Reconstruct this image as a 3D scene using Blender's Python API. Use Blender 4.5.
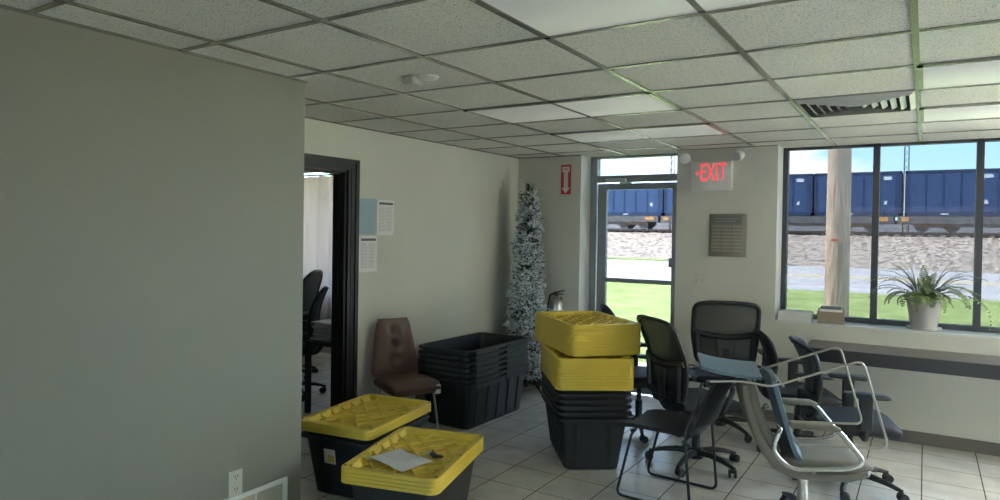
import bpy, bmesh, math, random
from mathutils import Vector, Matrix, Euler
PI = math.pi
R = math.radians
random.seed(7)
for o in list(bpy.data.objects):
    bpy.data.objects.remove(o)
SC = bpy.context.scene
COL = SC.collection

# ------------------------------------------------------------------ camera
def cam_basis(yaw, pitch, roll):
    cy, sy, cp, sp, cr, sr = math.cos(yaw), math.sin(yaw), math.cos(pitch), math.sin(pitch), math.cos(roll), math.sin(roll)
    f = Vector((-sy*cp, cy*cp, sp)); r0 = Vector((cy, sy, 0)); u0 = r0.cross(f)
    return r0*cr + u0*sr, u0*cr - r0*sr, f
cd = bpy.data.cameras.new('camera'); cam = bpy.data.objects.new('camera', cd); COL.objects.link(cam)
cr_, cu_, cf_ = cam_basis(R(33.1379), R(-.7855), R(.8565))
m = Matrix((cr_, cu_, -cf_)).transposed().to_4x4(); m.translation = Vector((3.0966, -1.8224, 1.617))
cam.matrix_world = m
cd.sensor_fit = 'HORIZONTAL'; cd.sensor_width = 36; cd.lens = 36*689.777/1000
cd.shift_x = .02514; cd.shift_y = -.01094; cd.clip_start = .05; cd.clip_end = 500
SC.camera = cam
# ------------------------------------------------------------------ view, world, sun
SC.view_settings.view_transform = 'Standard'; SC.view_settings.look = 'None'
SC.view_settings.gamma = 1; SC.view_settings.use_curve_mapping = False
SC.view_settings.exposure = 3.3
world = bpy.data.worlds.new('world'); SC.world = world; world.use_nodes = True
def build_world():
    nt = world.node_tree; N = nt.nodes; L = nt.links; N.clear()
    out = N.new('ShaderNodeOutputWorld'); bg = N.new('ShaderNodeBackground')
    tc = N.new('ShaderNodeTexCoord'); sep = N.new('ShaderNodeSeparateXYZ'); L.new(tc.outputs['Generated'], sep.inputs[0])
    grad = N.new('ShaderNodeValToRGB'); L.new(sep.outputs['Z'], grad.inputs[0])
    e = grad.color_ramp.elements
    e[0].position = 0; e[0].color = (.55, .80, .93, 1); e[1].position = .6; e[1].color = (.20, .42, .80, 1)
    x = grad.color_ramp.elements.new(.14); x.color = (.34, .66, .93, 1)
    mp = N.new('ShaderNodeMapping'); mp.inputs['Scale'].default_value = (1.6, 1.6, 5.5); mp.inputs['Location'].default_value = (.35, .1, .2)
    L.new(tc.outputs['Generated'], mp.inputs[0])
    no = N.new('ShaderNodeTexNoise'); no.inputs['Scale'].default_value = 1.9; no.inputs['Detail'].default_value = 7; no.inputs['Roughness'].default_value = .58
    L.new(mp.outputs[0], no.inputs[0])
    rp = N.new('ShaderNodeValToRGB'); rp.color_ramp.elements[0].position = .50; rp.color_ramp.elements[1].position = .62
    L.new(no.outputs[0], rp.inputs[0])
    mx = N.new('ShaderNodeMixRGB'); L.new(rp.outputs[0], mx.inputs[0]); L.new(grad.outputs[0], mx.inputs[1]); mx.inputs[2].default_value = (.93, .95, 1, 1)
    L.new(mx.outputs[0], bg.inputs[0]); bg.inputs[1].default_value = 3.5
    L.new(bg.outputs[0], out.inputs[0])
build_world()
sd = bpy.data.lights.new('sun', 'SUN'); sd.energy = 11.0; sd.angle = R(.6); sd.color = (1, .94, .85)
sun = bpy.data.objects.new('sun', sd); COL.objects.link(sun)
sun.rotation_euler = Vector((-.62, -.12, 1.0)).to_track_quat('Z', 'Y').to_euler()

# ------------------------------------------------------------------ materials
def new_mat(name):
    m = bpy.data.materials.new(name); m.use_nodes = True
    return m, m.node_tree.nodes, m.node_tree.links, m.node_tree.nodes['Principled BSDF']
def pbr(name, col, rough=.5, metal=0, var=.06, scale=8, bump=0, bscale=60, spec=.5, coat=0):
    m, N, L, P = new_mat(name)
    tc = N.new('ShaderNodeTexCoord'); no = N.new('ShaderNodeTexNoise'); no.inputs['Scale'].default_value = scale; no.inputs['Detail'].default_value = 4
    L.new(tc.outputs['Object'], no.inputs[0])
    mx = N.new('ShaderNodeMixRGB'); mx.blend_type = 'MULTIPLY'; mx.inputs[0].default_value = 1
    mr = N.new('ShaderNodeMapRange'); mr.inputs[3].default_value = 1-var*2; mr.inputs[4].default_value = 1+var*2
    L.new(no.outputs[0], mr.inputs[0]); mx.inputs[1].default_value = (*col, 1); L.new(mr.outputs[0], mx.inputs[2])
    L.new(mx.outputs[0], P.inputs['Base Color'])
    P.inputs['Roughness'].default_value = rough; P.inputs['Metallic'].default_value = metal
    P.inputs['Specular IOR Level'].default_value = spec
    if coat: P.inputs['Coat Weight'].default_value = coat
    if bump:
        n2 = N.new('ShaderNodeTexNoise'); n2.inputs['Scale'].default_value = bscale; n2.inputs['Detail'].default_value = 3
        L.new(tc.outputs['Object'], n2.inputs[0]); b = N.new('ShaderNodeBump'); b.inputs['Strength'].default_value = bump; b.inputs['Distance'].default_value = .01
        L.new(n2.outputs[0], b.inputs['Height']); L.new(b.outputs[0], P.inputs['Normal'])
    return m
def glass(name, tint=(.95, .98, .97), refl=.06):
    m, N, L, P = new_mat(name); N.remove(P)
    t = N.new('ShaderNodeBsdfTransparent'); t.inputs[0].default_value = (*tint, 1)
    g = N.new('ShaderNodeBsdfGlossy'); g.inputs['Roughness'].default_value = .02
    mx = N.new('ShaderNodeMixShader'); fr = N.new('ShaderNodeFresnel'); fr.inputs[0].default_value = 1.12
    L.new(fr.outputs[0], mx.inputs[0]); L.new(t.outputs[0], mx.inputs[1]); L.new(g.outputs[0], mx.inputs[2])
    L.new(mx.outputs[0], N['Material Output'].inputs[0]); return m
def net(name, col, op=.6, scale=260):
    """woven see-through seat mesh: opaque threads with open cells between them"""
    m, N, L, P = new_mat(name)
    P.inputs['Base Color'].default_value = (*col, 1); P.inputs['Roughness'].default_value = .7
    t = N.new('ShaderNodeBsdfTransparent'); mx = N.new('ShaderNodeMixShader')
    tc = N.new('ShaderNodeTexCoord'); no = N.new('ShaderNodeTexNoise'); no.inputs['Scale'].default_value = scale; no.inputs['Detail'].default_value = 0
    L.new(tc.outputs['Object'], no.inputs[0])
    mr = N.new('ShaderNodeMapRange'); mr.inputs[1].default_value = .4; mr.inputs[2].default_value = .6
    mr.inputs[3].default_value = op-.15; mr.inputs[4].default_value = op+.15; L.new(no.outputs[0], mr.inputs[0])
    L.new(mr.outputs[0], mx.inputs[0]); L.new(t.outputs[0], mx.inputs[1]); L.new(P.outputs[0], mx.inputs[2])
    L.new(mx.outputs[0], N['Material Output'].inputs[0]); return m
def gridline(N, L, co, axis, s, off, w):
    """1 on lines spaced s along an axis, 0 between"""
    sep = N.new('ShaderNodeSeparateXYZ'); L.new(co, sep.inputs[0])
    a = N.new('ShaderNodeMath'); a.operation = 'SUBTRACT'; L.new(sep.outputs[axis], a.inputs[0]); a.inputs[1].default_value = off - s*200 - w/2
    b = N.new('ShaderNodeMath'); b.operation = 'MODULO'; L.new(a.outputs[0], b.inputs[0]); b.inputs[1].default_value = s
    c = N.new('ShaderNodeMath'); c.operation = 'LESS_THAN'; L.new(b.outputs[0], c.inputs[0]); c.inputs[1].default_value = w
    return c.outputs[0]
def floor_mat():
    m, N, L, P = new_mat('floor_tile'); tc = N.new('ShaderNodeTexCoord'); co = tc.outputs['Object']
    gx = gridline(N, L, co, 0, .334, 2.775, .007); gy = gridline(N, L, co, 1, .334, 3.965, .006)
    mxx = N.new('ShaderNodeMath'); mxx.operation = 'MAXIMUM'; L.new(gx, mxx.inputs[0]); L.new(gy, mxx.inputs[1])
    no = N.new('ShaderNodeTexNoise'); no.inputs['Scale'].default_value = 5; no.inputs['Detail'].default_value = 8; L.new(co, no.inputs[0])
    rp = N.new('ShaderNodeValToRGB'); rp.color_ramp.elements[0].color = (.64, .61, .57, 1); rp.color_ramp.elements[1].color = (.78, .75, .70, 1)
    rp.color_ramp.elements[0].position = .35; rp.color_ramp.elements[1].position = .65; L.new(no.outputs[0], rp.inputs[0])
    mx = N.new('ShaderNodeMixRGB'); L.new(mxx.outputs[0], mx.inputs[0]); L.new(rp.outputs[0], mx.inputs[1]); mx.inputs[2].default_value = (.07, .06, .05, 1)
    L.new(mx.outputs[0], P.inputs['Base Color'])
    r = N.new('ShaderNodeMapRange'); L.new(mxx.outputs[0], r.inputs[0]); r.inputs[3].default_value = .24; r.inputs[4].default_value = .9; L.new(r.outputs[0], P.inputs['Roughness'])
    b = N.new('ShaderNodeBump'); b.invert = True; b.inputs['Strength'].default_value = .5; b.inputs['Distance'].default_value = .003
    L.new(mxx.outputs[0], b.inputs['Height']); L.new(b.outputs[0], P.inputs['Normal']); return m
def ceiling_mat():
    m, N, L, P = new_mat('ceiling_tile'); tc = N.new('ShaderNodeTexCoord'); co = tc.outputs['Object']
    no = N.new('ShaderNodeTexNoise'); no.inputs['Scale'].default_value = 150; no.inputs['Detail'].default_value = 3; no.inputs['Roughness'].default_value = .7; L.new(co, no.inputs[0])
    rp = N.new('ShaderNodeValToRGB'); e = rp.color_ramp.elements
    e[0].position = .36; e[0].color = (.30, .28, .25, 1); e[1].position = .46; e[1].color = (.76, .735, .68, 1); L.new(no.outputs[0], rp.inputs[0])
    n2 = N.new('ShaderNodeTexNoise'); n2.inputs['Scale'].default_value = 1.3; L.new(co, n2.inputs[0])
    mr = N.new('ShaderNodeMapRange'); mr.inputs[3].default_value = .88; mr.inputs[4].default_value = 1.1; L.new(n2.outputs[0], mr.inputs[0])
    mx = N.new('ShaderNodeMixRGB'); mx.blend_type = 'MULTIPLY'; mx.inputs[0].default_value = 1; L.new(rp.outputs[0], mx.inputs[1]); L.new(mr.outputs[0], mx.inputs[2])
    L.new(mx.outputs[0], P.inputs['Base Color']); P.inputs['Roughness'].default_value = .95
    b = N.new('ShaderNodeBump'); b.inputs['Strength'].default_value = .4; b.inputs['Distance'].default_value = .003; L.new(no.outputs[0], b.inputs['Height']); L.new(b.outputs[0], P.inputs['Normal']); return m
def two_tone(name, c1, c2, scale, rough=.9, lo=.4, hi=.6, detail=8, bump=0, dist=.02, aniso=None):
    m, N, L, P = new_mat(name); tc = N.new('ShaderNodeTexCoord'); no = N.new('ShaderNodeTexNoise')
    no.inputs['Scale'].default_value = scale; no.inputs['Detail'].default_value = detail
    src = tc.outputs['Object']
    if aniso:
        mp = N.new('ShaderNodeMapping'); mp.inputs['Scale'].default_value = aniso; L.new(src, mp.inputs[0]); src = mp.outputs[0]
    L.new(src, no.inputs[0])
    rp = N.new('ShaderNodeValToRGB'); rp.color_ramp.elements[0].position = lo; rp.color_ramp.elements[1].position = hi
    rp.color_ramp.elements[0].color = (*c1, 1); rp.color_ramp.elements[1].color = (*c2, 1); L.new(no.outputs[0], rp.inputs[0])
    L.new(rp.outputs[0], P.inputs['Base Color']); P.inputs['Roughness'].default_value = rough
    if bump:
        b = N.new('ShaderNodeBump'); b.inputs['Strength'].default_value = bump; b.inputs['Distance'].default_value = dist; L.new(no.outputs[0], b.inputs['Height']); L.new(b.outputs[0], P.inputs['Normal'])
    return m
def emit(name, col, s):
    m, N, L, P = new_mat(name); P.inputs['Base Color'].default_value = (*col, 1)
    P.inputs['Emission Color'].default_value = (*col, 1); P.inputs['Emission Strength'].default_value = s; return m
M = dict(
    floor=floor_mat(), ceiling=ceiling_mat(),
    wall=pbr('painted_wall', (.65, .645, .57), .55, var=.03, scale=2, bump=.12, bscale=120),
    wall_shaded=pbr('shaded_wall', (.225, .22, .18), .6, var=.03, scale=2, bump=.12, bscale=120),  # wall paint darkened to carry the dim light on the near left wall
    trim_white=pbr('white_paint', (.70, .71, .69), .45, var=.02),
    base=pbr('vinyl_baseboard', (.17, .155, .14), .6),
    tbar=pbr('grid_metal', (.36, .35, .31), .22, .85, var=.02), vent=pbr('vent_metal', (.6, .6, .55), .35, .2),
    bronze=pbr('bronze_trim', (.020, .018, .019), .5),
    alu=pbr('door_aluminium_glare', (.28, .30, .32), .45, .4), alud=pbr('window_aluminium', (.06, .066, .078), .45, .4),  # door metal lightened to carry the glare around it
    glass=glass('tinted_glass', (.195, .195, .193)), dglass=glass('door_glass', (.26, .26, .258)), sglass=glass('shaded_glass', (.56, .535, .50)), clear=glass('fill_window_glass', (.985, .955, .915)),  # clear is tinted warm for the added, unseen fill windows
    diffuser=emit('glowing_diffuser', (.80, .80, .76), .012),  # panels are off; a faint glow is added to lift their brightness
    white=pbr('white_plastic', (.74, .74, .71), .4, var=.02), beige=pbr('beige_plastic', (.55, .53, .45), .45, var=.02),
    black=pbr('black_plastic', (.022, .023, .025), .42), dark=pbr('dark_void', (.012, .012, .012), .8),
    tote=pbr('tote_plastic', (.024, .026, .029), .46, bump=.1, bscale=150), tote_rough=pbr('tote_textured', (.045, .048, .052), .6, bump=.5, bscale=260),
    yellow=pbr('yellow_lid', (.80, .575, .075), .38, var=.03, scale=4), slot=pbr('lid_slot', (.10, .05, .01), .8),
    black_fabric=pbr('black_fabric', (.02, .021, .025), .62, bump=.3, bscale=300),
    net=net('black_mesh', (.03, .032, .034), .85), net2=net('grey_mesh', (.045, .05, .05), .62),
    chrome=pbr('chrome', (.62, .61, .58), .22, 1, var=.02), nickel=pbr('nickel_tube', (.42, .39, .34), .35, .8, var=.05, scale=30),
    tan=pbr('tan_upholstery', (.22, .20, .165), .75, bump=.4, bscale=350), tan_d=pbr('tan_shell', (.20, .18, .15), .5),
    blue=pbr('blue_grey_vinyl', (.13, .19, .24), .42, var=.05), brown=pbr('brown_vinyl', (.115, .058, .046), .34, var=.12, scale=10, bump=.15, bscale=30),
    paper=pbr('paper', (.84, .84, .84), .7, var=.02), paper_b=pbr('blue_paper', (.36, .50, .58), .7, var=.03), ink=pbr('ink', (.16, .16, .17), .8), ink2=pbr('faint_ink', (.42, .43, .45), .8),
    red=pbr('red_sign', (.55, .06, .05), .45), ledred=emit('led_red', (1, .07, .09), .10),
    counter=pbr('dark_laminate', (.085, .062, .055), .30, var=.1, scale=5), counter_e=pbr('dark_edge', (.02, .018, .02), .4),
    pot=pbr('whitewashed_pot', (.50, .49, .47), .6, var=.08), soil=pbr('soil', (.04, .03, .02), .95),
    frond=two_tone('fern_leaf', (.11, .17, .06), (.27, .34, .15), 30, .6), stem=pbr('fern_stem', (.16, .15, .06), .6),
    pole=two_tone('weathered_wood', (.36, .26, .20), (.66, .51, .42), 6, .85, .35, .65, bump=.4, aniso=(6, 6, .5)),
    grass=two_tone('lawn', (.17, .235, .06), (.34, .42, .15), 1.6, .95, .3, .7, bump=.5, dist=.05), grass2=two_tone('verge', (.18, .24, .07), (.34, .40, .15), .8, .95),
    asphalt=two_tone('asphalt', (.36, .36, .37), (.44, .44, .45), 2, .9), gravel=two_tone('ballast', (.16, .135, .115), (.50, .44, .385), 5, .95, .40, .60, bump=.5, dist=.1),
    yline=pbr('road_yellow', (.75, .58, .22), .8), wline=pbr('road_white', (.7, .7, .7), .8),
    cont=pbr('container_blue', (.045, .085, .20), .5, var=.12, scale=1.2), cont_d=pbr('container_trim', (.03, .05, .11), .5), steel=pbr('wagon_steel', (.16, .15, .15), .6, var=.15, scale=2),
    rail=pbr('rail_steel', (.20, .13, .10), .5, .4), mark=pbr('container_mark', (.75, .77, .8), .6), orange=pbr('orange_mark', (.7, .35, .12), .6),
    needle=pbr('green_needle', (.07, .115, .075), .8, var=.2, scale=20), flock=pbr('flocked_needle', (.74, .78, .82), .9, var=.05, scale=20), bark=pbr('tree_trunk', (.05, .04, .03), .8),
    curtain=None, plaque=pbr('plaque_bronze', (.22, .205, .17), .4, .5), plate=pbr('plaque_plate', (.33, .31, .26), .35, .6), plaque_h=pbr('plaque_header', (.13, .17, .16), .4, .4),
    kraft=pbr('kraft_box', (.30, .25, .20), .8, var=.1, scale=20), greybook=pbr('grey_booklet', (.12, .13, .16), .6), ext=pbr('extinguisher_metal', (.45, .44, .42), .3, .8), lens=pbr('lamp_lens', (.62, .64, .66), .2, var=.02), key=pbr('key_metal', (.5, .48, .42), .3, .9),
    concrete=pbr('concrete', (.58, .57, .54), .9))
def curtain_mat():
    m, N, L, P = new_mat('white_curtain'); N.remove(P)
    d = N.new('ShaderNodeBsdfDiffuse'); d.inputs[0].default_value = (.78, .74, .74, 1); t = N.new('ShaderNodeBsdfTranslucent'); t.inputs[0].default_value = (.78, .72, .72, 1)
    mx = N.new('ShaderNodeMixShader'); mx.inputs[0].default_value = .45; L.new(d.outputs[0], mx.inputs[1]); L.new(t.outputs[0], mx.inputs[2]); L.new(mx.outputs[0], N['Material Output'].inputs[0]); return m
M['curtain'] = curtain_mat()

# ------------------------------------------------------------------ mesh builder
def fillet(pts, r, n=5, closed=False):
    pts = [Vector(p) for p in pts]; out = []; k = len(pts)
    for i, p in enumerate(pts):
        if not closed and i in (0, k-1): out.append(p); continue
        a = pts[i-1]; b = pts[(i+1) % k]; da = (a-p); db = (b-p)
        rr = min(r, da.length*.49, db.length*.49); A = p+da.normalized()*rr; B = p+db.normalized()*rr
        for j in range(n+1):
            t = j/n; out.append(A*(1-t)**2+p*2*t*(1-t)+B*t*t)
    return out
class MB:
    def __init__(s): s.v = []; s.f = []; s.mi = []; s.k = 0; s.T = Matrix.Identity(4)
    def add(s, vs, fs):
        b = len(s.v); s.v += [tuple(s.T @ Vector(v)) for v in vs]
        for f in fs: s.f.append([b+i for i in f]); s.mi.append(s.k)
    def box(s, c, d, rot=None):
        x, y, z = d[0]/2, d[1]/2, d[2]/2; vs = [Vector((a*x, b*y, e*z)) for a in (-1, 1) for b in (-1, 1) for e in (-1, 1)]
        if rot is not None: vs = [rot @ v for v in vs]
        vs = [v+Vector(c) for v in vs]
        s.add(vs, [(0, 1, 3, 2), (4, 6, 7, 5), (0, 4, 5, 1), (2, 3, 7, 6), (0, 2, 6, 4), (1, 5, 7, 3)]); return s
    def b2(s, x0, x1, y0, y1, z0, z1): return s.box(((x0+x1)/2, (y0+y1)/2, (z0+z1)/2), (x1-x0, y1-y0, z1-z0))
    def rings(s, rs, caps=(1, 1), close=False):
        n = len(rs[0]); vs = [p for r in rs for p in r]; fs = []
        m = len(rs)
        for i in range(m if close else m-1):
            a = i*n; b = ((i+1) % m)*n
            for j in range(n): fs.append((a+j, a+(j+1) % n, b+(j+1) % n, b+j))
        if not close:
            if caps[0]: fs.append(tuple(range(n-1, -1, -1)))
            if caps[1]: fs.append(tuple(range((m-1)*n, m*n)))
        s.add(vs, fs); return s
    def rr(s, cx, cy, z, hx, hy, r, n=4):
        r = min(r, hx*.999, hy*.999); o = []
        for qx, qy, a0 in ((1, 1, 0), (-1, 1, 90), (-1, -1, 180), (1, -1, 270)):
            for i in range(n+1):
                a = R(a0+90*i/n); o.append(Vector((cx+qx*(hx-r)+r*math.cos(a), cy+qy*(hy-r)+r*math.sin(a), z)))
        return o
    def rbox(s, c, d, r=.01, b=None, rot=None):
        """box with rounded vertical edges and softened top and bottom"""
        b = r*.5 if b is None else b; hx, hy, hz = d[0]/2, d[1]/2, d[2]/2
        rs = [s.rr(0, 0, -hz, hx-b, hy-b, r), s.rr(0, 0, -hz+b, hx, hy, r), s.rr(0, 0, hz-b, hx, hy, r), s.rr(0, 0, hz, hx-b, hy-b, r)]
        rs = [[(rot @ p if rot is not None else p)+Vector(c) for p in q] for q in rs]; return s.rings(rs)
    def tube(s, pts, r, n=8, closed=False, flat=1.0, caps=(1, 1)):
        pts = [Vector(p) for p in pts]; rs = []; k = len(pts); up = None
        for i, p in enumerate(pts):
            t = (pts[(i+1) % k]-pts[i-1]) if closed else (pts[min(i+1, k-1)]-pts[max(i-1, 0)])
            t.normalize()
            if up is None:
                up = Vector((0, 0, 1)) if abs(t.z) < .9 else Vector((0, 1, 0))
            up = (up-t*up.dot(t)).normalized(); w = t.cross(up); rad = r[i] if isinstance(r, (list, tuple)) else r
            rs.append([p+(up*math.cos(2*PI*j/n)*flat+w*math.sin(2*PI*j/n))*rad for j in range(n)])
        return s.rings(rs, caps=caps, close=closed)
    def lathe(s, prof, c=(0, 0, 0), n=20, rot=None, caps=(1, 1)):
        rs = []
        for r, z in prof:
            q = [Vector((r*math.cos(2*PI*j/n), r*math.sin(2*PI*j/n), z)) for j in range(n)]
            rs.append([(rot @ p if rot is not None else p)+Vector(c) for p in q])
        return s.rings(rs, caps=caps)
    def slab(s, st, r=.4, n=3):
        """upholstered slab along a centre line in the x-z plane: stations (x, z, half width, half thickness)"""
        rs = []; k = len(st)
        for i, (x, z, w, t) in enumerate(st):
            a = st[max(i-1, 0)]; b = st[min(i+1, k-1)]; d = Vector((b[0]-a[0], 0, b[1]-a[1])).normalized(); nr = Vector((-d.z, 0, d.x))
            ring = s.rr(0, 0, 0, w, t, t*r*2 if r < .5 else t*.98, n)
            rs.append([Vector((x, p.x, z))+nr*p.y for p in ring])
        return s.rings(rs)
    def grid(s, fn, nu, nv):
        vs = [Vector(fn(i/nu, j/nv)) for i in range(nu+1) for j in range(nv+1)]
        s.add(vs, [(i*(nv+1)+j, (i+1)*(nv+1)+j, (i+1)*(nv+1)+j+1, i*(nv+1)+j+1) for i in range(nu) for j in range(nv)]); return s
    def sheet(s, fn, nu, nv, th):
        """curved sheet with real thickness"""
        P = [[Vector(fn(i/nu, j/nv)) for j in range(nv+1)] for i in range(nu+1)]; Q = []
        for i in range(nu+1):
            row = []
            for j in range(nv+1):
                du = P[min(i+1, nu)][j]-P[max(i-1, 0)][j]; dv = P[i][min(j+1, nv)]-P[i][max(j-1, 0)]
                row.append(P[i][j]+du.cross(dv).normalized()*th)
            Q.append(row)
        W = nv+1; H = nu+1; vs = [p for r in P for p in r]+[p for r in Q for p in r]; o = W*H; fs = []
        for i in range(nu):
            for j in range(nv):
                a = (i*W+j, (i+1)*W+j, (i+1)*W+j+1, i*W+j+1); fs.append(a[::-1]); fs.append(tuple(o+q for q in a))
        edge = [(i, 0) for i in range(H)]+[(nu, j) for j in range(1, W)]+[(i, nv) for i in range(nu-1, -1, -1)]+[(0, j) for j in range(nv-1, 0, -1)]
        idx = [i*W+j for i, j in edge]
        for a, b in zip(idx, idx[1:]+idx[:1]): fs.append((a, b, o+b, o+a))
        s.add(vs, fs); return s
    def build(s, name, mats, parent=None, smooth=38):
        me = bpy.data.meshes.new(name); me.from_pydata(s.v, [], s.f)
        for mt in (mats if isinstance(mats, (list, tuple)) else [mats]): me.materials.append(mt)
        for p, k in zip(me.polygons, s.mi): p.material_index = k
        bm = bmesh.new(); bm.from_mesh(me); bmesh.ops.recalc_face_normals(bm, faces=bm.faces)
        if smooth:
            for f in bm.faces: f.smooth = True
            for e in bm.edges:
                e.smooth = len(e.link_faces) == 2 and e.calc_face_angle(0) < R(smooth)
        bm.to_mesh(me); bm.free(); me.validate()
        o = bpy.data.objects.new(name, me); COL.objects.link(o)
        if parent: o.parent = parent
        return o
def tag(o, label=None, cat=None, group=None, kind=None):
    if label: o['label'] = label
    if cat: o['category'] = cat
    if group: o['group'] = group
    if kind: o['kind'] = kind
    return o
def thing(name, label, cat, loc=(0, 0, 0), rz=0, group=None, rot=None):
    o = bpy.data.objects.new(name, None); o.empty_display_size = .1; COL.objects.link(o); o.location = loc
    o.rotation_euler = rot if rot is not None else (0, 0, rz); return tag(o, label, cat, group)
def struct(name, mb, m, parent=None):
    o = mb.build(name, m, parent)
    if not parent: o['kind'] = 'structure'
    return o
def dup(root, loc, rot=None, label=None, group=None):
    kids = {}
    for o in COL.objects:
        if o.parent: kids.setdefault(o.parent.name, []).append(o)
    def rec(o, par):
        c = o.copy(); COL.objects.link(c); c.parent = par
        for ch in kids.get(o.name, []): rec(ch, c)
        return c
    r = rec(root, None); r.location = loc
    if rot is not None: r.rotation_euler = rot
    return tag(r, label, None, group)
def text_mb(txt, size, mat, name, parent, loc, rot, extrude=.001, align='CENTER', sx=1, bold=0):
    cu = bpy.data.curves.new('txt', 'FONT'); cu.body = txt; cu.size = size; cu.extrude = extrude; cu.align_x = align; cu.align_y = 'CENTER'; cu.offset = bold
    t = bpy.data.objects.new('txt', cu); COL.objects.link(t); bpy.context.view_layer.update()
    me = bpy.data.meshes.new_from_object(t.evaluated_get(bpy.context.evaluated_depsgraph_get())); me.materials.clear(); me.materials.append(mat)
    bpy.data.objects.remove(t); o = bpy.data.objects.new(name, me); COL.objects.link(o); o.parent = parent; o.location = loc; o.rotation_euler = rot; o.scale = (sx, 1, 1); return o

# ================================================================== SETTING
H = 2.382; WY = 4.56; WO = 4.93; XB = -.53; XA = .35; YR = .73
mb = MB(); mb.b2(-5.2, 6.6, -9.2, WO, -.14, 0); struct('floor', mb, M['floor'])
mb = MB(); SX0, SX1, SY0, SY1 = 5.1, 6.1, 2.7, 3.8
mb.b2(-5.2, SX0, -9.2, WO+.02, H, H+.35); mb.b2(SX1, 6.6, -9.2, WO+.02, H, H+.35); mb.b2(SX0, SX1, -9.2, SY0, H, H+.35); mb.b2(SX0, SX1, SY1, WO+.02, H, H+.35); struct('ceiling', mb, M['ceiling'])
mb = MB(); mb.b2(SX0, SX1, SY0, SY1, H+.30, H+.31); struct('fill_skylight', mb, M['clear'])  # unseen skylight, added to pour fill daylight into the room
# ceiling T-bars on the two foot grid
mb = MB()
k = -14
while k*.61 < 4.6:
    y = k*.61
    if y > -8.9: mb.b2((XA if y < YR else XB), 6.45, y-.012, y+.012, H-.006, H)
    k += 1
for i in range(0, 11):
    x = i*.61; mb.b2(x-.012, x+.012, (-8.9 if x > XA else YR), WY+.3, H-.0075, H)
mb.b2(XB, XB+.02, YR, WY, H-.008, H); mb.b2(XA, XA+.02, -9, YR, H-.008, H); mb.b2(XB, .187, WY-.02, WY, H-.008, H); mb.b2(1.162, 2.022, WY-.02, WY, H-.008, H)
struct('trim_1', mb, M['tbar'])
# walls
mb = MB(); mb.b2(XB-.3, XA, -9.2, YR, 0, H); struct('wall_left_front', mb, M['wall_shaded'])  # shade is in this wall's colour
D0, D1, DH = 1.07, 1.972, 2.048
mb = MB(); mb.b2(XB-.12, XB, YR, D0, 0, H); mb.b2(XB-.12, XB, D1, WO, 0, H); mb.b2(XB-.12, XB, D0, D1, DH, H); struct('wall_left_back', mb, M['wall'])
SZ = .862; WX0 = 2.022; WX1 = 6.35; DX0, DX1 = .187, 1.162
mb = MB(); mb.b2(XB, DX0, WY, WO, 0, H); mb.b2(DX1, WX0, WY, WO, 0, H); mb.b2(WX0, WX1, WY, WO, 0, SZ); mb.b2(WX1, 6.6, WY, WO, 0, H)
struct('wall_window', mb, M['wall'])
LX0, LX1 = -4.3, -2.3
mb = MB(); mb.b2(-5.2, LX0, WY, WO, 0, H); mb.b2(LX1, XB-.12, WY, WO, 0, H); mb.b2(LX0, LX1, WY, WO, 0, .8); mb.b2(-5.2, -5.05, -4, WY, 0, H); mb.b2(-5.05, XB-.3, -4, -3.85, 0, H)
struct('wall_other_room', mb, M['wall'])
mb = MB()   # right wall with a band of windows, and the wall behind
mb.b2(6.45, 6.6, -9.2, WO, 0, .85); mb.b2(6.45, 6.6, -9.2, WY, .85, H)
struct('wall_right', mb, M['wall'])
mb = MB(); mb.b2(XA, .9, -9.2, -9.05, 0, H); mb.b2(6.0, 6.45, -9.2, -9.05, 0, H); mb.b2(.9, 6.0, -9.2, -9.05, 0, .9); struct('wall_back', mb, M['wall'])
mb = MB(); mb.b2(1.162, 6.45, WY-.012, WY, 0, .095); mb.b2(XB, DX0, WY-.012, WY, 0, .095); struct('baseboard_window', mb, M['base'])
mb = MB(); mb.b2(XB, XB+.012, D1+.13, WY, 0, .095); mb.b2(XA, XA+.012, -9, YR, 0, .095); struct('baseboard_left', mb, M['base'])
mb = MB(); mb.b2(DX0, DX0+.004, WY, WO-.09, 0, H); mb.b2(DX1-.004, DX1, WY, WO-.09, 0, H); mb.b2(WX0, WX0+.004, WY, WO-.09, SZ, H)
struct('trim_reveal', mb, M['trim_white'])
mb = MB(); mb.rbox(((WX0+WX1)/2, (WY+WO)/2-.01, SZ+.006), (WX1-WX0-.01, WO-WY-.02, .022), .004); struct('trim_sill', mb, M['trim_white'])
# windows: frame + one pane each
def window(name, x0, x1, z0, z1, y0, y1, mull=(), gl='glass', fw=.045):
    t = MB(); t.b2(x0, x0+fw, y0, y1, z0, z1); t.b2(x1-fw, x1, y0, y1, z0, z1); t.b2(x0, x1, y0, y1, z0, z0+fw); t.b2(x0, x1, y0, y1, z1-fw*.5, z1)
    for m_ in mull: t.b2(m_-.024, m_+.024, y0-.02, y1, z0, z1)
    o = struct(name, t, M['alud'])
    g = MB(); g.b2(x0+fw*.5, x1-fw*.5, (y0+y1)/2-.003, (y0+y1)/2+.003, z0+fw*.5, z1-fw*.3); g.build('pane', M[gl], o, 0); return o
window('window_1', WX0+.004, 4.169, SZ+.017, H, 4.82, 4.90, (2.745, 3.445, 4.145), fw=.04)
window('fill_window_right', 4.17, WX1, SZ+.017, H, 4.82, 4.90, (4.895, 5.6), 'clear', fw=.04)  # unseen clear panes, added to let in extra daylight as fill
window('fill_window_back', .9, 6.0, .9, H, -9.16, -9.08, (2.2, 3.5, 4.7), 'sglass')  # unseen glazing in the back wall, added as fill from behind
window('window_2', LX0, LX1, .8, H, 4.82, 4.90, (-3.50, -2.9), 'sglass')
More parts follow.
